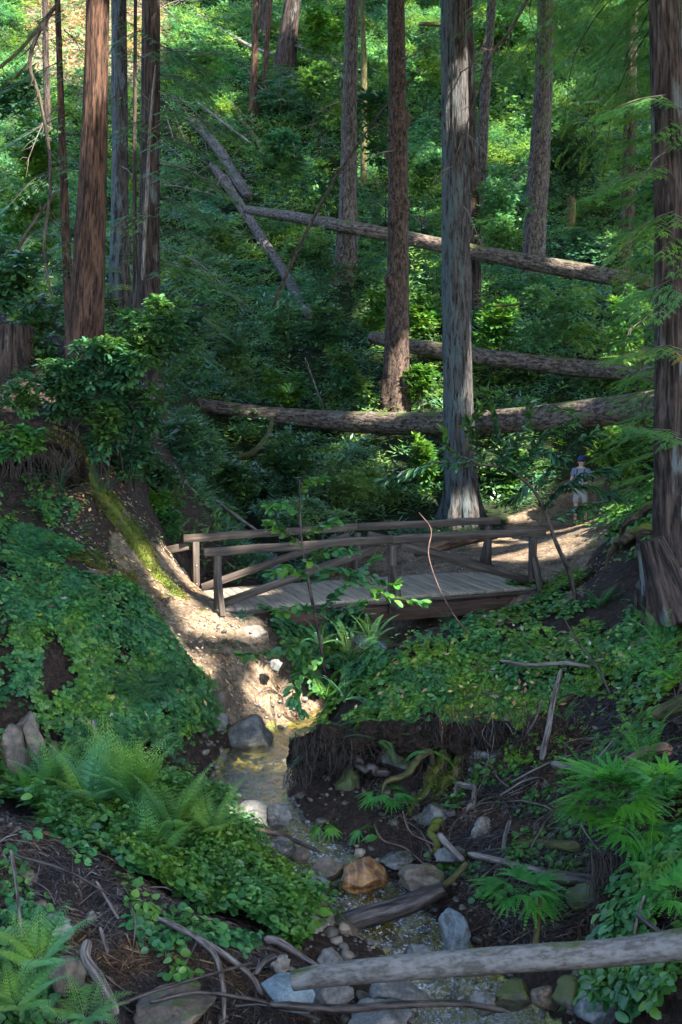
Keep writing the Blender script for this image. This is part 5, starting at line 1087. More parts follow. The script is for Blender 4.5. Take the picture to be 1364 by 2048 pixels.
def fern(u, v, Y, size_px, kind, mat, label, n=11, face=None, tilt=(.25, .9), group=None, spread=6.28, hang=False):
    # (u, v): crown of the fern; size_px = frond length in the photo; face = azimuth the fronds gather round
    p = at(u, v, Y) if Y else hit(u, v); g = float(hz(p[0], p[1])); dpt = p[1] * cs - (p[2] - CAMZ) * sn; L = size_px * dpt / F
    if kind == 'lacy': p = p + np.array([0, 0, .12]); n = int(n * 1.3)
    if kind == 'fan': n = int(n * 1.4); L *= .85
    root = empty('fern', p, label, 'fern', group)
    for i in range(n):
        az = (face or 0) + (i + U(-.3, .3)) / n * spread - spread / 2 if face is not None else i * 2.4 + U(-.3, .3)
        el = U(*tilt) if not hang else U(-.9, -.1); o = bpy.data.objects.new('frond', frond_mesh(kind, i % 2, mat)); C.objects.link(o); o.parent = root
        dvec = Vector((math.cos(az) * math.cos(el), math.sin(az) * math.cos(el), math.sin(el))); x = dvec.cross(Vector((0, 0, 1))).normalized(); z = x.cross(dvec)
        o.rotation_mode = 'QUATERNION'; o.rotation_quaternion = Matrix((x, dvec, z)).transposed().to_quaternion(); s = L * U(.75, 1.15); o.scale = (s, s, s)
    return root
FERNS = [
 (290, 1400, 15.3, 105, 'sword', 'fern', 'sword fern spilling down the middle of the left bank', 13, -.9, (-.1, .8)),
 (330, 1370, 15.6, 110, 'sword', 'fern', 'large sword fern at the right end of the sorrel bank', 13, -.6, (-.2, .8)),
 (300, 1480, 15.0, 90, 'sword', 'fern', 'hanging dark sword fern at the foot of the left bank', 9, -1.2, (-.6, .3)),
 (310, 1250, 17.0, 70, 'sword', 'fern', 'small brownish fern on the edge of the sunlit dirt', 6, -.4, (-.1, .5)),
 (120, 985, 18.6, 70, 'sword', 'fern', 'sword fern just under the hollow, left one', 9, None, (.1, .9)),
 (200, 985, 18.9, 80, 'sword', 'fern', 'sword fern arching over the top of the mossy root', 9, None, (.0, .7)),
 (150, 1060, 18.3, 60, 'sword', 'fern', 'lone drooping fern frond on the dirt slope', 3, .2, (.0, .4)),
 (255, 1040, 20.1, 60, 'sword', 'fern', 'fern hanging over the right of the mossy root', 6, -.6, (-.5, .3)),
 (180, 1640, 12.7, 150, 'lacy', 'fern3', 'large lacy fern rising over the foreground plants at left', 11, None, (.25, .9)),
 (270, 1640, 12.6, 165, 'lacy', 'fern3', 'lacy fern in the middle of the broad leaved plants', 13, None, (.4, 1.1)),
 (350, 1680, 12.4, 150, 'lacy', 'fern3', 'lacy fern right of the middle lacy fern', 9, None, (.2, .8)),
 (120, 1690, 12.2, 90, 'lacy', 'fern3', 'yellowish green lacy fern left of the others', 8, None, (.1, .6)),
 (60, 1610, 13.0, 90, 'lacy', 'fern2', 'lacy fern at the left edge below the bank', 9, None, (.1, .8)),
 (220, 1600, 13.3, 140, 'lacy', 'fern3', 'lacy fern close under the foot of the left bank', 11, None, (.4, 1.1)),
 (420, 1690, 12.6, 120, 'lacy', 'fern3', 'rightmost lacy fern, leaning toward the stream', 9, None, (.2, .9)),
 (300, 1740, 12.0, 130, 'lacy', 'fern3', 'lacy fern nearest the left foreground heap', 10, None, (.2, .9)),
 (150, 1740, 11.6, 120, 'lacy', 'fern3', 'lacy fern just behind the crest of the left foreground heap', 9, None, (.3, 1.0)),
 (110, 1600, 13.4, 120, 'lacy', 'fern3', 'lacy fern between the left edge and the foot of the bank', 9, None, (.4, 1.1)),
 (650, 1400, 16.2, 90, 'sword', 'fern2', 'arching fern left of the yellow ribbed sword fern', 6, -2.0, (.0, .7)),
 (760, 1480, 15.0, 90, 'sword', 'fern', 'fern drooping over the middle of the undercut edge', 6, -1.5, (-.6, .3)),
 (860, 1500, 14.7, 70, 'sword', 'fern2', 'small fern drooping over the undercut edge further right', 5, -1.5, (-.6, .3)),
 (620, 1500, 15.3, 70, 'sword', 'fern', 'fern hanging from the left tip of the undercut', 5, -1.8, (-.9, .1)),
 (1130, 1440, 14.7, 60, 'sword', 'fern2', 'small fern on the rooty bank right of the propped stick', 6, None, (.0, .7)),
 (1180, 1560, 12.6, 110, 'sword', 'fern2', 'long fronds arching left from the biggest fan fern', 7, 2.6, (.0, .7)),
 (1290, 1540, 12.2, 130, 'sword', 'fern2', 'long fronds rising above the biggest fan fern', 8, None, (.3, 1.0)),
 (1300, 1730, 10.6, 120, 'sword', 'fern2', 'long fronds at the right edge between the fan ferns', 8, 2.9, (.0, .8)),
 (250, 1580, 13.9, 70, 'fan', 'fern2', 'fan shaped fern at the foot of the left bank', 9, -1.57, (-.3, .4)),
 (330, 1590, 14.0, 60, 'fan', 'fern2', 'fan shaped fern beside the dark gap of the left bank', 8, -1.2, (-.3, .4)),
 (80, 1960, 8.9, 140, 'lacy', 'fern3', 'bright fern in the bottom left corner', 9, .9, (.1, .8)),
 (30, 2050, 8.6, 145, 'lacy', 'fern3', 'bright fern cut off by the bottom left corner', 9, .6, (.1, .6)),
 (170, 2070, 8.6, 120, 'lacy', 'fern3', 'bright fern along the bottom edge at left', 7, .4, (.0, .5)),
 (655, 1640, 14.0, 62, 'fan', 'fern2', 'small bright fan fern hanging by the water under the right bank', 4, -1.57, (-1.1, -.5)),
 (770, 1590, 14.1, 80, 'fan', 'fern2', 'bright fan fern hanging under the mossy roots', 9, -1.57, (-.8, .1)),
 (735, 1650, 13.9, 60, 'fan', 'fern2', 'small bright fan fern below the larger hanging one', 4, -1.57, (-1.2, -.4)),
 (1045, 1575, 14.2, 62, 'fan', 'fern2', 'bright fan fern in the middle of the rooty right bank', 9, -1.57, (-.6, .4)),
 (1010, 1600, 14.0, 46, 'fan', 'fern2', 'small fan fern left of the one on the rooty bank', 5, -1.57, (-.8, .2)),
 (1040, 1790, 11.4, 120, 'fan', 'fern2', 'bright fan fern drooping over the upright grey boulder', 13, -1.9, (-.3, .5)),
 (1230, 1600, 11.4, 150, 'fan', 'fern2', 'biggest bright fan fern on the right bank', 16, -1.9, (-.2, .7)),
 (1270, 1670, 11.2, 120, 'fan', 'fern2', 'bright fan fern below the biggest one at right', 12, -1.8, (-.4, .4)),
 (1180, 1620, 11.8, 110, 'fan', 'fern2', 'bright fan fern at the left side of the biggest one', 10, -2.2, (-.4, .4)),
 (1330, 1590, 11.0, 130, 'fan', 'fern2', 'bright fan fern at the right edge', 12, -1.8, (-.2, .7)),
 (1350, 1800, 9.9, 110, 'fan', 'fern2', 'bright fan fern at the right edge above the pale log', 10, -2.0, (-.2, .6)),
 (1340, 1360, 13.2, 130, 'sword', 'fern2', 'bright long fern reaching in from the right edge', 11, 2.8, (-.1, .6)),
 (1320, 1300, 14.0, 110, 'sword', 'fern2', 'bright fern at the right edge beside the stump', 10, 2.8, (.0, .8)),
 (1240, 1490, 13.2, 70, 'sword', 'fern2', 'flat fern sprays above the biggest fan fern', 6, 2.8, (-.1, .3)),
 (690, 1400, 15.9, 100, 'sword', 'fern', 'sword fern with a yellow midrib at the left tip of the knoll', 6, -1.3, (.0, .9)),
 (660, 1460, 15.5, 120, 'sword', 'fern', 'long dark fern fronds reaching over the pool', 5, 3.6, (-.3, .2)),
 (700, 1460, 15.4, 80, 'sword', 'fern', 'drooping bluish fern beside the brown hanging roots', 4, -1.2, (-.5, .1)),
 (700, 1320, 16.9, 90, 'sword', 'fern', 'sword fern behind the leafy sapling below mid bridge', 9, None, (.1, 1.0)),
 (740, 1290, 17.3, 80, 'sword', 'fern', 'sword fern under the outrigger of the bridge', 9, None, (.1, 1.0)),
 (640, 1290, 17.9, 70, 'sword', 'fern', 'dark fern left of the sapling stem', 8, None, (.1, .9)),
 (900, 1255, 18.0, 60, 'sword', 'fern', 'bluish fern just under the edge of the deck at right', 7, None, (.0, .6)),
 (1180, 1100, 22.3, 40, 'sword', 'fern2', 'small bright fern on the bank beside the trail', 9, None, (.1, .9)),
 (1230, 1060, 21.8, 44, 'sword', 'fern2', 'second bright fern higher on the bank beside the trail', 9, None, (.1, .9)),
 (1280, 1020, 21.0, 46, 'sword', 'fern2', 'bright fern on top of the bank left of the right edge redwood', 9, None, (.1, .9)),
 (1200, 1230, 17.2, 60, 'lacy', 'fern2', 'soft green fern at the right of the knoll near the stump', 9, None, (.1, .7)),
 (580, 790, 36.0, 60, 'sword', 'fern', 'fern growing on the slope above the lowest log', 9, None, (.1, .8)),
 (440, 160, 70, 46, 'sword', 'fern2', 'bright fern on the slope at the top left of centre', 9, None, (.1, .8)),
]
for f in FERNS: fern(*f)
# ------------------------------------------------------------------ roots, sticks, branches
def stick(name, label, pts, w0, w1, mat='stick', cat='stick', amp=.08, seg=10, n=None, group=None, twigs=0, tw_mat=None):
    # pts (u, v, Y); widths in px at start and end
    P = np.array([at(*p) for p in pts]); dpt = P[:, 1] * cs - (P[:, 2] - CAMZ) * sn; n = n or 10 * len(P); Q = spline(P, n); base = Q[0].copy()
    r = np.linspace(w0, w1, n) / 2 * dpt.mean() / F; e_ = np.minimum(np.linspace(0, 1, n), np.linspace(1, 0, n))
    if cat == 'root': Q[:, 2] -= .22 * np.clip(1 - e_ / .12, 0, 1) ** 1.5 + r * .25; r = r * (.45 + .55 * np.clip(e_ / .18, 0, 1)); Q[:, 0] += .05 * noise(np.arange(n) * .25, w0, 0); Q[:, 2] += .04 * noise(np.arange(n) * .3, w1, 3)
    else: r = r * (.55 + .45 * np.clip(e_ / .06, 0, 1))
    mb = MB(); tube(mb, Q - base, r, seg, disp=furrow(6, amp, seed=pts[0][0]))
    if not twigs: return tag(mb.build(name, M[mat], loc=base), label, cat, group)
    root = empty(name, base, label, cat, group); mb.build('stem', M[mat], root); T = np.gradient(Q, axis=0); T /= np.linalg.norm(T, axis=1)[:, None]
    for k in range(twigs):
        i = int(U(.15, .95) * n); d = U(-1, 1, 3); d = d - T[i] * (d @ T[i]); d /= np.linalg.norm(d); L = U(.12, .4) * (np.linalg.norm(Q[-1] - Q[0]) * .3 + .1); e = Q[i] + (d + T[i] * .8) * L
        tb = MB(); tube(tb, spline(np.array([Q[i], (Q[i] + e) / 2 + U(-.05, .05, 3) * L, e]) - base, 7), np.linspace(r[i] * .5, r[i] * .12, 7), 5); tb.build('twig', M[tw_mat or mat], root)
    return root
ST = [
 ('exposed_root', 'thick moss covered root running down the dirt slope to the bridge', [(165, 968, 20.0), (215, 1008, 19.95), (262, 1075, 19.8), (300, 1145, 19.55), (335, 1188, 19.3), (385, 1225, 19.2)], 52, 34, 'root', 'root'),
 ('exposed_root', 'gnarled mossy root buttress above the hollow', [(100, 830, 20.6), (118, 880, 20.3), (150, 930, 20.1), (190, 985, 20.0)], 44, 34, 'root', 'root'),
 ('exposed_root', 'mossy forked root arching out of the undercut bank', [(862, 1500, 14.7), (835, 1520, 14.5), (805, 1552, 14.3), (760, 1562, 14.2)], 16, 9, 'branch_moss', 'root'),
 ('exposed_root', 'mossy root hanging down at the right of the fan ferns', [(900, 1470, 15.0), (880, 1530, 14.7), (850, 1580, 14.5), (815, 1625, 14.2)], 20, 8, 'root', 'root'),
 ('exposed_root', 'second mossy root end hanging beside it', [(925, 1500, 15.0), (895, 1560, 14.7), (872, 1590, 14.5)], 26, 12, 'root', 'root'),
 ('exposed_root', 'smooth grey root curving at the left of the mossy boulder', [(700, 1512, 15.1), (722, 1532, 14.95), (752, 1540, 14.9), (785, 1537, 15.0)], 22, 14, 'stick_dark', 'root'),
 ('exposed_root', 'curled dark root in the shadow of the right bank', [(915, 1560, 14.4), (945, 1575, 14.2), (948, 1600, 14.0), (938, 1625, 13.9)], 12, 10, 'stick', 'root'),
 ('exposed_root', 'mossy root bent over above the driftwood', [(890, 1640, 13.8), (868, 1655, 13.7), (865, 1690, 13.5), (858, 1715, 13.3)], 20, 14, 'root', 'root'),
 ('driftwood', 'pale broken driftwood stick leaning over the stream edge', [(876, 1668, 13.0), (900, 1695, 12.9), (928, 1722, 12.8)], 17, 13, 'stick', 'stick'),
 ('driftwood', 'long grey driftwood pole lying on the right slope', [(936, 1707, 12.9), (1000, 1722, 12.7), (1075, 1742, 12.4), (1140, 1762, 12.2)], 13, 18, 'stick', 'stick'),
 ('driftwood', 'short pale upright stick behind the long driftwood pole', [(1020, 1640, 13.1), (1010, 1675, 13.0), (1004, 1716, 12.9)], 8, 9, 'stick', 'stick'),
 ('driftwood', 'mossy log piece lying behind the driftwood pole', [(1020, 1690, 13.0), (1090, 1688, 12.8), (1160, 1694, 12.4)], 20, 24, 'branch_moss', 'log'),
 ('driftwood', 'dark weathered log under the big fan fern', [(1090, 1750, 11.9), (1160, 1762, 11.8), (1230, 1770, 11.7)], 30, 34, 'stick_dark', 'log'),
 ('driftwood', 'broken brown log end poking out left of the biggest fan fern', [(1104, 1528, 13.7), (1150, 1536, 13.4), (1210, 1548, 13.0)], 16, 20, 'stick', 'log'),
 ('driftwood', 'rotten orange brown log end above the biggest fan fern', [(1250, 1530, 12.7), (1290, 1508, 12.5), (1340, 1498, 12.2)], 24, 30, 'wood_break', 'log'),
 ('driftwood', 'mossy log at the right edge above the rotten one', [(1310, 1430, 13.2), (1340, 1415, 13.0), (1380, 1400, 12.8)], 26, 34, 'branch_moss', 'log'),
 ('driftwood', 'upright mossy stake below the small bright fern', [(1080, 1790, 11.2), (1075, 1850, 11.1), (1070, 1900, 11.0)], 10, 14, 'branch_moss', 'stick'),
 ('stick', 'long grey stick propped upright on the right bank', [(1122, 1338, 14.9), (1106, 1400, 14.6), (1096, 1460, 14.4), (1083, 1520, 14.2)], 9, 13, 'stick', 'stick'),
 ('stick', 'thin pale stick left of the propped grey stick', [(1085, 1398, 14.7), (1070, 1440, 14.5), (1052, 1468, 14.4)], 4, 4, 'stick', 'stick'),
 ('stick', 'bent grey stick lying at the lip of the rooty bank', [(1000, 1322, 15.6), (1060, 1330, 15.4), (1130, 1326, 15.2), (1180, 1334, 15.0)], 8, 9, 'stick', 'stick'),
 ('stick', 'short stick lying in the sorrel of the knoll', [(884, 1294, 16.9), (878, 1312, 16.7), (870, 1330, 16.5)], 7, 8, 'stick', 'stick'),
 ('stick', 'grey stick slanting down the left side of the knoll', [(860, 1400, 15.9), (820, 1430, 15.7), (790, 1462, 15.5)], 6, 5, 'stick', 'stick'),
 ('stick', 'pale bare stick leaning against the left bank', [(186, 1440, 14.3), (200, 1500, 14.0), (212, 1572, 13.7)], 8, 12, 'stick', 'stick'),
 ('stick', 'dark wet stick lying across the pool', [(424, 1632, 14.1), (500, 1655, 13.9), (580, 1678, 13.7), (640, 1704, 13.5)], 12, 8, 'stick_dark', 'stick'),
 ('stick', 'thick pale stick standing on the left foreground heap', [(176, 1880, 9.6), (172, 1915, 9.5), (200, 1960, 9.3), (232, 2030, 9.1)], 20, 24, 'stick', 'stick'),
 ('stick', 'thin grey stick upright near the left edge of the heap', [(22, 1700, 10.5), (34, 1780, 10.2), (44, 1880, 9.9)], 8, 5, 'stick', 'stick'),
 ('stick', 'dark stick lying along the top of the heap', [(30, 1710, 10.6), (130, 1740, 10.5), (220, 1790, 10.4)], 7, 4, 'stick_dark', 'stick'),
 ('branch_debris', 'long bare branch lying from the plants to the blue slate', [(315, 1836, 10.6), (385, 1870, 10.3), (450, 1910, 10.1), (500, 1950, 10.0), (525, 1990, 9.9)], 13, 9, 'stick', 'branch'),
 ('branch_debris', 'forked bare branch dropping toward the bottom edge', [(390, 1875, 10.25), (430, 1910, 10.0), (446, 1970, 9.8), (448, 2040, 9.6)], 12, 8, 'stick', 'branch'),
 ('branch_debris', 'dark twig arching across the left foreground heap', [(235, 2010, 9.3), (300, 1985, 9.5), (400, 1955, 9.7), (505, 1925, 10.1)], 8, 5, 'stick_dark', 'branch'),
 ('branch_debris', 'dark twig lying lower and parallel to the arching one', [(300, 2005, 9.3), (390, 1985, 9.5), (480, 1995, 9.6), (560, 2012, 9.6), (640, 2040, 9.5)], 10, 7, 'stick_dark', 'branch'),
 ('branch_debris', 'black wet branch lying across the stream below the pale log', [(540, 2010, 9.3), (680, 2018, 9.4), (800, 2010, 9.4), (920, 2008, 9.5), (1010, 2022, 9.5)], 18, 12, 'stick_dark', 'branch'),
 ('branch_debris', 'splintered grey wood left of the big pale boulder', [(530, 1880, 11.0), (560, 1885, 10.9), (600, 1910, 10.8), (640, 1935, 10.7)], 22, 8, 'stick', 'branch'),
 ('branch_debris', 'dark broken stub beside the end of the pale log', [(510, 1950, 10.0), (530, 1925, 10.1), (552, 1912, 10.2)], 12, 16, 'stick_dark', 'branch'),
 ('branch_debris', 'short pale stick on the foreground heap below the plants', [(192, 1762, 10.6), (215, 1800, 10.5), (238, 1838, 10.4)], 6, 7, 'stick', 'stick'),
 ('branch_debris', 'short broken stick left of the forked branch', [(200, 1855, 10.1), (208, 1880, 10.0), (216, 1905, 9.9)], 8, 7, 'stick', 'stick'),
 ('branch_debris', 'pale stick at the right of the right foreground plants', [(1290, 1790, 9.9), (1276, 1830, 9.8), (1268, 1870, 9.7)], 6, 5, 'stick', 'stick'),
 ('branch_debris', 'dark twig resting on the pale log at right', [(1275, 1830, 9.3), (1300, 1850, 9.1), (1330, 1870, 9.0)], 10, 8, 'stick_dark', 'stick'),
 ('bare_vine', 'reddish bare vine looping up in front of the bridge', [(990, 1318, 16.9), (960, 1290, 16.9), (915, 1240, 16.8), (880, 1180, 16.7), (857, 1110, 16.6), (862, 1060, 16.6), (838, 1025, 16.5)], 3.6, 2, 'vine', 'vine'),
 ('bare_vine', 'thin dark twig bending over the rooty bank', [(1130, 1240, 15.6), (1160, 1290, 15.3), (1200, 1345, 15.0), (1220, 1390, 14.8)], 4, 5, 'branch', 'vine'),
 ('bare_vine', 'pale looping rootlet hanging over the orange boulder', [(805, 1622, 13.6), (822, 1665, 13.4), (868, 1690, 13.3), (915, 1732, 13.0)], 4, 3, 'vine', 'vine'),
 ('bare_vine', 'pale rootlet curling beside the lower hanging fan fern', [(748, 1648, 13.7), (766, 1680, 13.5), (810, 1696, 13.4), (850, 1728, 13.2), (880, 1734, 13.1)], 3.5, 2.5, 'vine', 'vine'),
]
MOSSY = {}
for s in ST: MOSSY[s[1]] = stick(s[0], s[1], s[2], s[3], s[4], s[5], s[6], amp=.34 if 'root' in s[0] else .12, seg=18 if s[3] > 25 else 9, n=40 if s[3] > 25 else None)
stick('leaning_branch', 'long mossy bare branch leaning diagonally across the slope', [(545, 615, 40), (575, 545, 39.5), (610, 470, 39), (660, 375, 38.5), (715, 290, 38), (770, 215, 37.5), (845, 138, 37)], 8.5, 3, 'branch', 'branch', twigs=9)
stick('leaning_branch', 'bare twiggy branch reaching down from the top in front of the slim grey trunk', [(1065, -20, 17), (1020, 60, 17.3), (985, 108, 17.5), (955, 185, 17.8), (930, 260, 18), (905, 330, 18)], 7, 2, 'branch', 'branch', twigs=16)
stick('leaning_branch', 'dark crooked dead branch hanging at the upper left', [(112, 10, 22), (75, 70, 21.5), (60, 130, 21.5), (80, 200, 21.5), (98, 300, 21.5), (100, 380, 21.5), (88, 500, 21.5), (105, 600, 21.4)], 9, 5, 'branch', 'branch', twigs=12)
stick('leaning_branch', 'mossy limb curving left from the thin brown trunk at the upper left', [(118, 5, 23.3), (85, 45, 22.8), (40, 100, 22.4), (-20, 150, 22)], 9, 6, 'branch_moss', 'branch', twigs=8)
stick('leaning_branch', 'dark branch slanting up at left below the dead one', [(35, 500, 21.5), (70, 440, 21.5), (118, 380, 21.6)], 7, 5, 'branch', 'branch', twigs=5)
stick('leaning_branch', 'pale dead stem standing against the dark redwood', [(285, 560, 28.3), (292, 420, 28.3), (300, 260, 28.3), (311, 130, 28.3)], 9, 5, 'stick', 'branch', twigs=4)
stick('leaning_branch', 'yellow mossy twig above the middle log', [(985, 612, 36), (1020, 610, 36), (1062, 606, 36)], 5, 5, 'branch_moss', 'branch')
stick('leaning_branch', 'mossy limb propped under the lowest log', [(470, 915, 33), (505, 905, 33), (535, 870, 34), (545, 835, 35)], 12, 9, 'branch_moss', 'branch', twigs=4)
stick('leaning_branch', 'thin bare stem curving up behind the lowest log', [(648, 815, 38), (630, 770, 38), (610, 715, 38)], 5, 3, 'stick', 'branch', twigs=3)
stick('leaning_branch', 'pale straight dead branch behind the left railing', [(430, 1000, 25.5), (470, 1030, 25), (515, 1062, 24.6)], 7, 6, 'stick', 'branch')
stick('leaning_branch', 'pale fallen stick across the slope above the dark slope log', [(395, 205, 66), (440, 240, 65), (500, 285, 63)], 6, 4, 'stick', 'branch', twigs=6)
stick('leaning_branch', 'short pale sticks tangled at the end of the lichen speckled log', [(430, 380, 58), (450, 350, 58), (480, 400, 58), (510, 440, 57.5)], 4, 3, 'stick', 'branch', twigs=8)
stick('leaning_branch', 'pale horizontal dead limb between the knobbly fir and the blue grey redwood', [(838, 48, 60), (870, 49, 60), (900, 50, 60)], 8, 7, 'branch_moss', 'branch')
def moss_on(o, n, size=.045, zmin=-.1):          # fuzzy moss tufts growing on the upper side of a root
    me = o.data; V = np.empty(len(me.vertices) * 3, np.float32); me.vertices.foreach_get('co', V); N = np.empty(len(V), np.float32); me.vertices.foreach_get('normal', N); V = V.reshape(-1, 3); N = N.reshape(-1, 3)
    k = np.nonzero((N[:, 2] > zmin) & (noise(V[:, 0] * 2, V[:, 1] * 2, V[:, 2] * 2) > -.35))[0]; k = rng.choice(k, n); P = V[k] + U(-.04, .04, (n, 3)); P = P - N[k] * .0
    D = N[k] + U(-.6, .6, (n, 3)); D[:, 2] -= .2; mb = MB(); inst(mb, leaf4(.3, .05), P, rot_to(D, U(-1, 1, n)), size * U(.5, 1.3, n)); mb.build('moss', M['moss_leaf'], o, smooth=False)
moss_on(MOSSY['thick moss covered root running down the dirt slope to the bridge'], 9000)
moss_on(MOSSY['gnarled mossy root buttress above the hollow'], 3500)
moss_on(MOSSY['mossy root hanging down at the right of the fan ferns'], 2500, .03); moss_on(MOSSY['second mossy root end hanging beside it'], 2500, .03)
# brown hanging root mats and twig litter
def hanging_roots(name, label, u0, u1, v0, v1, Y, n, mat='stick', L=(40, 120)):
    mb = MB()
    for _ in range(n):
        u = U(u0, u1); v = U(v0, v1); l = U(*L); y = Y + U(-.15, .15); pts = [at(u, v, y), at(u + U(-8, 8), v + l * .4, y - .12), at(u + U(-16, 16), v + l, y - .15)]
        tube(mb, spline(pts, 7), np.linspace(.007, .002, 7), 3)
    return tag(mb.build(name, M[mat]), label, 'roots', kind='stuff')
hanging_roots('root_mat', 'brown fibrous roots hanging under the left tip of the knoll', 590, 720, 1465, 1500, 15.1, 150, 'branch', (25, 75))
hanging_roots('root_mat', 'dark rootlets hanging from the rooty right bank', 860, 1120, 1400, 1520, 14.75, 160, 'duff', (20, 70))
hanging_roots('root_mat', 'dark roots hanging under the biggest fan fern', 1180, 1330, 1690, 1760, 11.3, 260, 'branch', (60, 150))
hanging_roots('root_mat', 'brown dead fern fronds hanging over the pool edge', 570, 620, 1520, 1570, 14.9, 60, 'branch', (20, 55))
def twig_litter(label, poly, yr, n, mat, lr=(.1, .45), r0=.005, lift=.04, xr=(-5, 5)):
    mb = MB(); y = U(*yr, n * 6); x = U(*xr, n * 6); u, v = proj(x, y, hz(x, y)); m = in_poly(u, v, poly); x, y = x[m][:n], y[m][:n]
    for a, b in zip(x, y):
        L = U(*lr); t = U(0, 6.28); d = np.array([math.cos(t), math.sin(t)]) * L / 2; p0 = gnd(a - d[0], b - d[1], U(.0, lift * 2)); p1 = gnd(a + d[0], b + d[1], U(.0, lift * 2)); pm = (p0 + p1) / 2 + U(-.1, .1, 3) * L + [0, 0, .02]
        tube(mb, spline([p0, pm, p1], 5), np.linspace(1, .5, 5) * r0 * U(.4, 1.3), 4)
    return tag(mb.build('twigs', M[mat]), label, 'twigs', kind='stuff')
twig_litter('grey twigs tangled over the slope at right', [(840, 1330), (1364, 1380), (1364, 1900), (1000, 1900), (850, 1740), (700, 1560), (780, 1440)], (9.5, 16.5), 620, 'stick', xr=(-.5, 5))
twig_litter('dark twigs tangled over the slope at right', [(840, 1330), (1364, 1380), (1364, 1900), (1000, 1900), (850, 1740), (700, 1560), (780, 1440)], (9.5, 16.5), 700, 'stick_dark', xr=(-.5, 5))
twig_litter('grey twigs on the left foreground heap', [(0, 1640), (220, 1740), (560, 1900), (640, 2048), (0, 2048)], (8.4, 11.6), 330, 'stick', xr=(-4, .2))
twig_litter('dark twigs on the left foreground heap', [(0, 1640), (220, 1740), (560, 1900), (640, 2048), (0, 2048)], (8.4, 11.6), 480, 'stick_dark', xr=(-4, .2))
twig_litter('stout weathered sticks strewn over the slope at right', [(840, 1330), (1364, 1380), (1364, 1900), (1000, 1900), (850, 1740), (760, 1560), (800, 1440)], (9.5, 16.5), 70, 'stick', (.3, .9), .016, .06, (-.5, 5))
twig_litter('stout weathered sticks strewn over the left foreground heap', [(0, 1640), (220, 1740), (560, 1900), (640, 2048), (0, 2048)], (8.4, 11.6), 34, 'stick', (.25, .7), .013, .06, (-4, .2))
twig_litter('fine twigs scattered on the dirt slope and trail edge', [(100, 960), (260, 950), (430, 1210), (640, 1440), (450, 1430), (300, 1200)], (16.5, 21.5), 120, 'stick_dark', (.1, .3), .004, .01, (-6, 0))
twig_litter('pale fallen branches and twigs on the far slope', [(330, 0), (700, 0), (700, 600), (330, 600)], (45, 90), 150, 'stick', (.6, 3), .03, .5, (-16, 2))

# ------------------------------------------------------------------ saplings with real leaves
def sapling(label, stem, w0, w1, limbs, ls, mat, leaf, per=9, name='sapling', wood='branch', spacing=.9, dense=True):
    P = np.array([at(*p) for p in stem]); base = P[0].copy(); root = empty(name, base, label, 'sapling'); dpt = P[:, 1].mean(); sb = MB()
    Q = spline(P, 30); tube(sb, Q - base, np.linspace(w0, w1, 30) / 2 * dpt / F, 8); sb.build('stem', M[wood], root)
    pos = []; D = []
    for pts, npairs in limbs:
        p = spline([at(*q) for q in pts], max(10, npairs * 3)); lb = MB(); tube(lb, p - base, np.linspace(.010, .003, len(p)), 5); b = lb.build('branch', M[wood], root)
        T = np.gradient(p, axis=0); T /= np.linalg.norm(T, axis=1)[:, None]; pos = []; D = []
        for i in range(1, len(p)):
            for s_ in (-1, 1, -1, 1)[:(4 if dense else 2)]:
                if U(0, 1) > spacing: continue
                sd = np.cross(T[i], [0, 0, 1.]); sd /= np.linalg.norm(sd) + 1e-6; pos.append(p[i] + U(-.03, .03, 3)); D.append(T[i] * U(.3, 1) + sd * s_ * U(.5, 1.1) + np.array([0, 0, U(-.55, .35)]))
        for k in range(4): pos.append(p[-1]); D.append(T[-1] + U(-.7, .7, 3))
        fb = MB(); inst(fb, leaf, np.array(pos) - base, rot_to(np.array(D), U(-.7, .7, len(D))), ls * U(.7, 1.25, len(D))); fb.build('leaves', M[mat], b)
    return root
Y = 14.6
sapling('slender leafy sapling standing in front of the middle of the bridge', [(648, 1345, 15.9), (640, 1280, 15.6), (622, 1190, 15.4), (606, 1100, 15.3), (600, 1030, 15.3), (600, 960, 15.2)], 9, 3,
    [([(628, 1230, 15.5), (665, 1195, 15.3), (700, 1160, 15.1), (745, 1120, 15)], 9), ([(636, 1250, 15.5), (690, 1225, 15.3), (740, 1195, 15.2), (790, 1170, 15.1)], 9),
     ([(615, 1150, 15.4), (580, 1140, 15.2), (545, 1150, 15.0)], 7), ([(618, 1170, 15.4), (650, 1145, 15.5), (700, 1140, 15.6), (760, 1160, 15.6)], 8),
     ([(605, 1090, 15.3), (570, 1065, 15.2), (540, 1050, 15.1)], 6), ([(603, 1070, 15.3), (640, 1055, 15.3), (665, 1045, 15.4)], 5), ([(600, 1020, 15.3), (570, 1010, 15.3), (545, 1015, 15.3)], 5),
     ([(600, 985, 15.2), (620, 965, 15.2), (640, 960, 15.2)], 4), ([(640, 1290, 15.6), (590, 1300, 15.4), (540, 1305, 15.2), (490, 1312, 15.1)], 9), ([(644, 1310, 15.7), (600, 1350, 15.5), (585, 1390, 15.3), (600, 1420, 15.3)], 8),
     ([(630, 1220, 15.5), (600, 1215, 15.4), (560, 1225, 15.2)], 6), ([(612, 1130, 15.4), (640, 1110, 15.2), (700, 1100, 15.1)], 6), ([(700, 1160, 15.1), (770, 1190, 15.0), (840, 1205, 15)], 6)], .15, 'ivy', leaf9(.5, .04, .15, .8), spacing=.55)
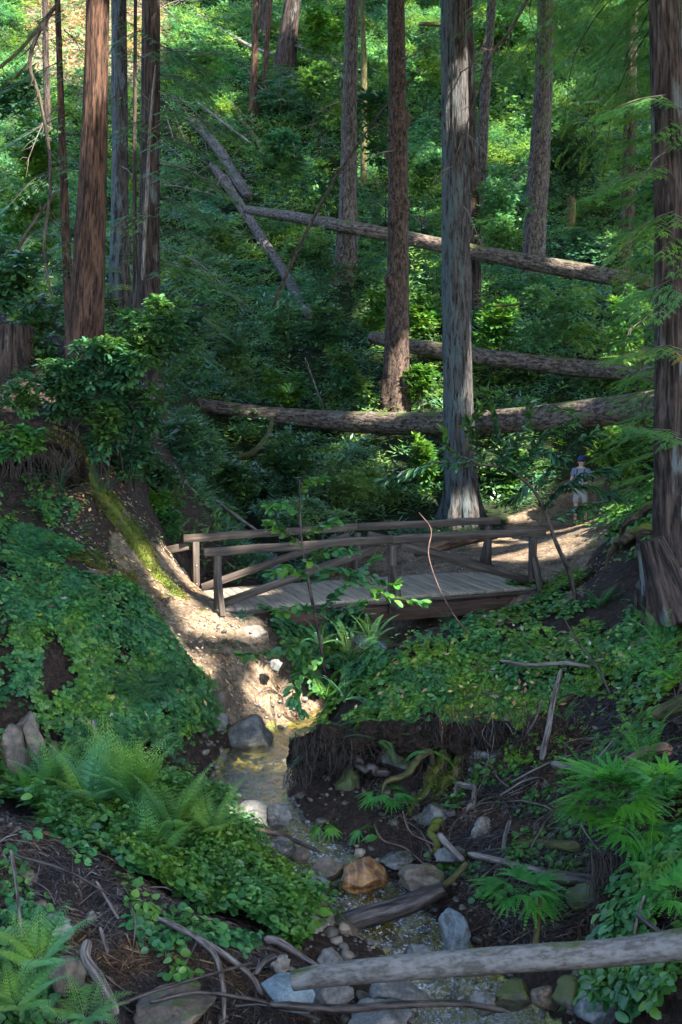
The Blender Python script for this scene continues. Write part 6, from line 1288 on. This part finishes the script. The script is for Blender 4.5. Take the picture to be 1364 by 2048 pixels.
sapling('tilted dark stemmed bay sapling with narrow leaves in front of the hiker', [(1156, 1225, 17.4), (1140, 1150, 17.2), (1112, 1085, 17.0), (1080, 1000, 16.8), (1040, 955, 16.7), (985, 932, 16.6), (930, 930, 16.5)], 11, 4,
    [([(1090, 1020, 16.8), (1120, 980, 16.7), (1170, 950, 16.6), (1220, 940, 16.6)], 11), ([(1070, 985, 16.8), (1110, 930, 16.7), (1150, 890, 16.6), (1190, 870, 16.6)], 11),
     ([(1040, 955, 16.7), (1060, 910, 16.6), (1090, 870, 16.5), (1130, 850, 16.5)], 10), ([(1010, 940, 16.6), (1000, 890, 16.5), (990, 840, 16.5), (975, 790, 16.5)], 10),
     ([(975, 930, 16.6), (950, 890, 16.5), (940, 850, 16.5), (960, 820, 16.4)], 9), ([(930, 930, 16.5), (880, 925, 16.5), (830, 940, 16.5), (770, 960, 16.5)], 7),
     ([(1000, 935, 16.6), (1020, 900, 16.6), (1050, 860, 16.7), (1060, 810, 16.7)], 9), ([(1100, 1040, 16.9), (1150, 1020, 16.8), (1190, 1010, 16.7)], 6), ([(1060, 970, 16.7), (1040, 990, 16.7), (1020, 1000, 16.8)], 6),
     ([(1125, 975, 16.7), (1170, 975, 16.8), (1210, 985, 16.8), (1240, 1000, 16.8)], 8), ([(1010, 940, 16.6), (1080, 905, 16.5), (1120, 915, 16.4)], 8), ([(960, 930, 16.5), (900, 900, 16.5), (890, 870, 16.5)], 5), ([(1085, 870, 16.5), (1150, 830, 16.5), (1010, 790, 16.6)], 7)], .20, 'laurel', leaf9(.24, .02, .2, .5))
for u, v, Y, sz, lb in [(1480, 1500, 12, 110, 'fern on the right bank just beyond the right edge of the picture, nearest one'), (1560, 1250, 15, 90, 'fern on the right bank beyond the right edge of the picture, middle one'), (1500, 1050, 19, 70, 'fern on the right bank beyond the right edge of the picture, farthest one'), (-120, 1500, 13, 100, 'fern on the left bank beyond the left edge of the picture')]:
    fern(u, v, None, sz, 'sword', 'fern2', lb, 12, None, (.1, .9))
for u, v, Y, w_, h_, lb in [(1500, 900, 21, 220, 200, 'leafy shrub on the bank beyond the right edge of the picture'), (1620, 700, 24, 260, 260, 'tall shrub farther beyond the right edge of the picture'), (-150, 800, 20, 220, 200, 'leafy shrub on the bank beyond the left edge of the picture')]:
    bush(u, v, Y, w_, h_, 'laurel', lb, L9, .14, 420, 6)
# ------------------------------------------------------------------ stump and root buttress by the right redwood, hollow at left
def stump(name, label, P, r, mat, parts=True, open_=False):
    base = np.array(P[0]); root = empty(name, base, label, 'stump'); Q = spline(P, 22); mb = MB(); rr = np.interp(np.linspace(0, 1, 22), np.linspace(0, 1, len(r)), r)
    tube(mb, Q - base, rr, 48, disp=furrow(13, .2, .12, .3, base[0])); mb.build('trunk', M[mat], root)
    mb = MB(); e = Q[-1] - base
    for k in range(14): a = k * .45 + U(-.2, .2); q = e + np.array([math.cos(a), math.sin(a), 0]) * rr[-1] * .85 - [0, 0, .1]; tube(mb, [q, q + [U(-.03, .03), U(-.03, .03), U(.03, .16)]], [.035, .006], 5)
    mb.build('splintered_top', M[mat], root); return root
stump('tree_stump', 'dark rotten stump leaning at the foot of the right edge redwood', [at(1345, 1235, 15.2), at(1325, 1160, 15.2), at(1300, 1080, 15.25)], [.34, .26, .17], 'bark_red2')
stump('tree_stump', 'big dark redwood stump at the left edge above the hollow', [at(20, 800, 22), at(18, 720, 22), at(20, 650, 22)], [.62, .52, .42], 'bark_red2')
for i, (u0, v0, u1, v1, u2, v2, w_) in enumerate([(1320, 1110, 1290, 1150, 1275, 1190, 30), (1360, 1120, 1340, 1180, 1330, 1230, 36), (1330, 1050, 1260, 1070, 1215, 1110, 24), (1330, 1000, 1270, 1030, 1235, 1075, 18)]):
    stick('exposed_root', ['root spreading left from the right edge redwood, lowest', 'root running down at the right edge below the redwood', 'mossy root curving from the right edge redwood toward the trail', 'thin mossy root uppermost beside the right edge redwood'][i],
          [(u0, v0, 16.1), (u1, v1, 15.9 + .8 * (i > 1)), (u2, v2, 15.9 + 1.8 * (i > 1))], w_, w_ * .5, ['stick_dark', 'stick_dark', 'root', 'root'][i], 'root', amp=.2, seg=18, n=30)
# hollow under the left bank: overhanging lip of earth and roots with a dark recess
def lip():
    root = empty('earth_overhang', at(80, 900, 18.6), 'mossy overhanging lip of earth and roots above a black hollow at left', 'earth bank'); b = np.array(root.location)
    mb = MB(); tube(mb, spline([at(-60, 868, 19.3), at(20, 872, 19.2), at(80, 885, 19.2), at(130, 910, 19.4), at(160, 960, 19.7)], 40) - b, np.interp(np.linspace(0, 1, 40), [0, .4, .8, 1], [.33, .3, .26, .16]), 40, disp=furrow(7, .6, seed=4)); lp = mb.build('earth_lip', M['earth'], root); moss_on(lp, 5000, .04, .1)
    mb = MB()
    for _ in range(90):
        u = U(-20, 150); p = at(u, 900 + U(-10, 20), 18.4); tube(mb, spline([p, p + [U(-.1, .1), -.05, -.2], p + [U(-.15, .15), -.05, -U(.25, .6)]], 6) - b, np.linspace(.008, .002, 6), 3)
    mb.build('rootlets', M['branch'], root)
lip()
def lip2():
    root = empty('earth_overhang', at(740, 1480, 15.2), 'dark overhanging edge of earth and roots above the shadowed undercut right of the pool', 'earth bank'); b = np.array(root.location)
    mb = MB(); path = spline([at(606, 1505, 15.6), at(640, 1490, 15.3), at(700, 1480, 15.15), at(770, 1470, 15.1), at(850, 1478, 15.0), at(930, 1480, 14.95), at(1010, 1470, 15.1)], 46)
    for i, p in enumerate(path):
        V, Q = rock_shape(U(.10, .24, 3) * [1, 1, .8], 300 + i, 6, .22); mb.add(V + p - b + U(-.1, .1, 3) * [1, 1, .6], Q)
    mb.build('earth_lip', M['earth'], root, smooth=False); mb = MB()
    for _ in range(240):
        k = rng.integers(0, len(path)); p = path[k] + U(-.12, .12, 3) + [0, -.12, -.1]; l = U(.08, .5) * U(.3, 1)
        tube(mb, spline([p, p + [U(-.1, .1), U(-.08, .02), -l * .4], p + [U(-.2, .2), U(-.12, .08), -l]], 6), np.linspace(U(.003, .010), .0015, 6), 4)
    V, Q, r, t = mb.arrays(); mb.V = [V - b]; mb.Q = [Q]; mb.R = [r]; mb.T = [t]; mb.build('rootlets', M['branch'], root)
lip2()

# ------------------------------------------------------------------ hiker
def skin(name, pts, edges, rads, mat, parent, lvl=2, rootv=0):
    me = bpy.data.meshes.new(name); me.from_pydata([tuple(p) for p in pts], edges, []); o = bpy.data.objects.new(name, me); C.objects.link(o)
    o.modifiers.new('skin', 'SKIN'); sv = me.skin_vertices[0].data if me.skin_vertices else None
    if sv is None:
        bm = __import__('bmesh').new(); bm.from_mesh(me); bm.verts.layers.skin.verify(); bm.to_mesh(me); bm.free(); sv = me.skin_vertices[0].data
    for i, r in enumerate(rads):
        sv[i].radius = r if isinstance(r, tuple) else (r, r); sv[i].use_root = i == rootv
    o.modifiers[0].use_smooth_shade = True; s = o.modifiers.new('sub', 'SUBSURF'); s.levels = s.render_levels = lvl
    bpy.context.view_layer.update(); dg = bpy.context.evaluated_depsgraph_get(); m2 = bpy.data.meshes.new_from_object(o.evaluated_get(dg)); o.modifiers.clear(); o.data = m2; m2.materials.clear(); m2.materials.append(mat); o.parent = parent
    return o
def hiker():
    fx, fy = at(1160, 1052, 30.3)[:2]; b = gnd(fx, fy); root = empty('person', b, 'person in a blue cap, grey T-shirt and pale shorts standing on the trail', 'person')
    mk = lambda n, c, r=.7: plain(n, c, r, .12)
    SK, SH, PT, CP, SO, ST_, HR_ = mk('skin', (.5, .29, .2), .5), mk('grey_shirt', (.13, .16, .22)), mk('pale_shorts', (.28, .27, .25)), mk('blue_cap', (.008, .035, .2)), mk('dark_shoes', (.03, .03, .032)), mk('black_strap', (.012, .012, .014)), mk('brown_hair', (.05, .03, .02))
    # facing the camera (-y); x to the right
    P = [(0, 0, .95), (0, .0, 1.12), (0, .0, 1.32), (0, 0, 1.46), (0, 0, 1.52), (0, -.01, 1.585), (0, -.015, 1.66),      # 0-6 spine and head
         (-.09, 0, .90), (-.115, -.02, .50), (-.13, .0, .10), (-.135, -.10, .045),                                      # 7-10 leg
         (.09, 0, .90), (.12, -.02, .50), (.14, .0, .10), (.15, -.11, .045),                                            # 11-14
         (-.17, 0, 1.42), (-.245, .02, 1.16), (-.14, -.20, 1.08), (-.10, -.26, 1.09),                                   # 15-18 arm
         (.17, 0, 1.42), (.25, .02, 1.16), (.15, -.20, 1.10), (.10, -.26, 1.11)]                                        # 19-22
    E = [(0, 1), (1, 2), (2, 3), (3, 4), (4, 5), (5, 6), (0, 7), (7, 8), (8, 9), (9, 10), (0, 11), (11, 12), (12, 13), (13, 14), (3, 15), (15, 16), (16, 17), (17, 18), (3, 19), (19, 20), (20, 21), (21, 22)]
    Rr = [(.14, .10), (.125, .09), (.145, .10), (.09, .075), .05, .072, .078, .082, .052, .036, .036, .082, .052, .036, .036, .05, .038, .028, .024, .05, .038, .028, .024]
    for s, w_ in ((-1, 18), (1, 22)):
        px, py, pz = P[w_]
        for k in range(5):
            i = len(P); a = (k - 1.5) * .012
            if k < 4: q = [(px - s * .01 + a, py - .03, pz + .012 - .008 * abs(k - 1)), (px - s * .02 + a, py - .055, pz - .005), (px - s * .03 + a, py - .06, pz - .03)]
            else: q = [(px - s * .02, py - .0, pz + .03), (px - s * .035, py - .02, pz + .04)]
            P += q; Rr += [.0085, .008, .0065][:len(q)]; E.append((w_, i)); E += [(i + j, i + j + 1) for j in range(len(q) - 1)]
    body = skin('body', P, E, Rr, SK, root)
    skin('shirt', [(0, 0, .93), (0, 0, 1.08), (0, 0, 1.30), (0, 0, 1.43), (0, 0, 1.475), (-.175, 0, 1.42), (-.225, .01, 1.26), (.175, 0, 1.42), (.23, .01, 1.26)], [(0, 1), (1, 2), (2, 3), (3, 4), (3, 5), (5, 6), (3, 7), (7, 8)],
         [(.165, .125), (.155, .115), (.17, .125), (.12, .10), .065, .075, .062, .075, .062], SH, root)
    skin('shorts', [(0, 0, .98), (0, 0, .90), (-.095, -.005, .80), (-.115, -.015, .56), (.095, -.005, .80), (.12, -.015, .56)], [(0, 1), (1, 2), (2, 3), (1, 4), (4, 5)], [(.155, .12), (.15, .12), .10, .085, .10, .085], PT, root)
    for s in (-1, 1):
        x = .135 * s; skin('shoe', [(x, .05, .05), (x, -.03, .055), (x * 1.05, -.11, .04), (x * 1.08, -.17, .03)], [(0, 1), (1, 2), (2, 3)], [.045, .05, .042, .03], SO, root)
        skin('sock', [(x * .98, .0, .08), (x * .97, 0, .17)], [(0, 1)], [.045, .044], SO, root)
        skin('strap', [(.09 * s, -.12, 1.12), (.085 * s, -.135, 1.3), (.09 * s, -.09, 1.44), (.09 * s, .06, 1.46)], [(0, 1), (1, 2), (2, 3)], [(.016, .01)] * 4, ST_, root)
        mb = MB(); V, Q = quad_sphere(5); mb.add(V * .011 + np.array([s * .026, -.088, 1.645]), Q); mb.build('eye', ST_, root)
        mb = MB(); mb.add(V * np.array([.012, .018, .028]) + np.array([s * .082, 0, 1.63]), Q); mb.build('ear', SK, root)
    V, Q = quad_sphere(9); mb = MB(); mb.add(V * np.array([.012, .02, .022]) + np.array([0, -.095, 1.622]), Q); mb.build('nose', SK, root)
    mb = MB(); mb.add(V * np.array([.024, .008, .005]) + np.array([0, -.083, 1.588]), Q); mb.build('mouth', mk('lips', (.35, .12, .1)), root)
    mb = MB(); W = V.copy(); W[:, 2] = np.maximum(W[:, 2], -.35); mb.add(W * np.array([.091, .10, .088]) + np.array([0, .012, 1.665]), Q); mb.build('hair', HR_, root)
    mb = MB(); W = V.copy(); W[:, 2] = np.maximum(W[:, 2], -.02); mb.add(W * np.array([.100, .108, .10]) + np.array([0, 0, 1.69]), Q)
    W = V.copy(); mb.add(W * np.array([.075, .085, .008]) + np.array([0, -.115, 1.692]), Q); cap = mb.build('cap', CP, root)
    mb = MB(); beam(mb, (-.06, -.30, 1.11), (.06, -.30, 1.11), .05, .075, ch=.01); mb.build('camera', ST_, root, smooth=False)
    skin('backpack', [(0, .17, 1.05), (0, .18, 1.25), (0, .16, 1.40)], [(0, 1), (1, 2)], [(.12, .08), (.13, .09), (.10, .07)], ST_, root)
    return root
hk = hiker(); hk.rotation_euler = (0, 0, R(-18))
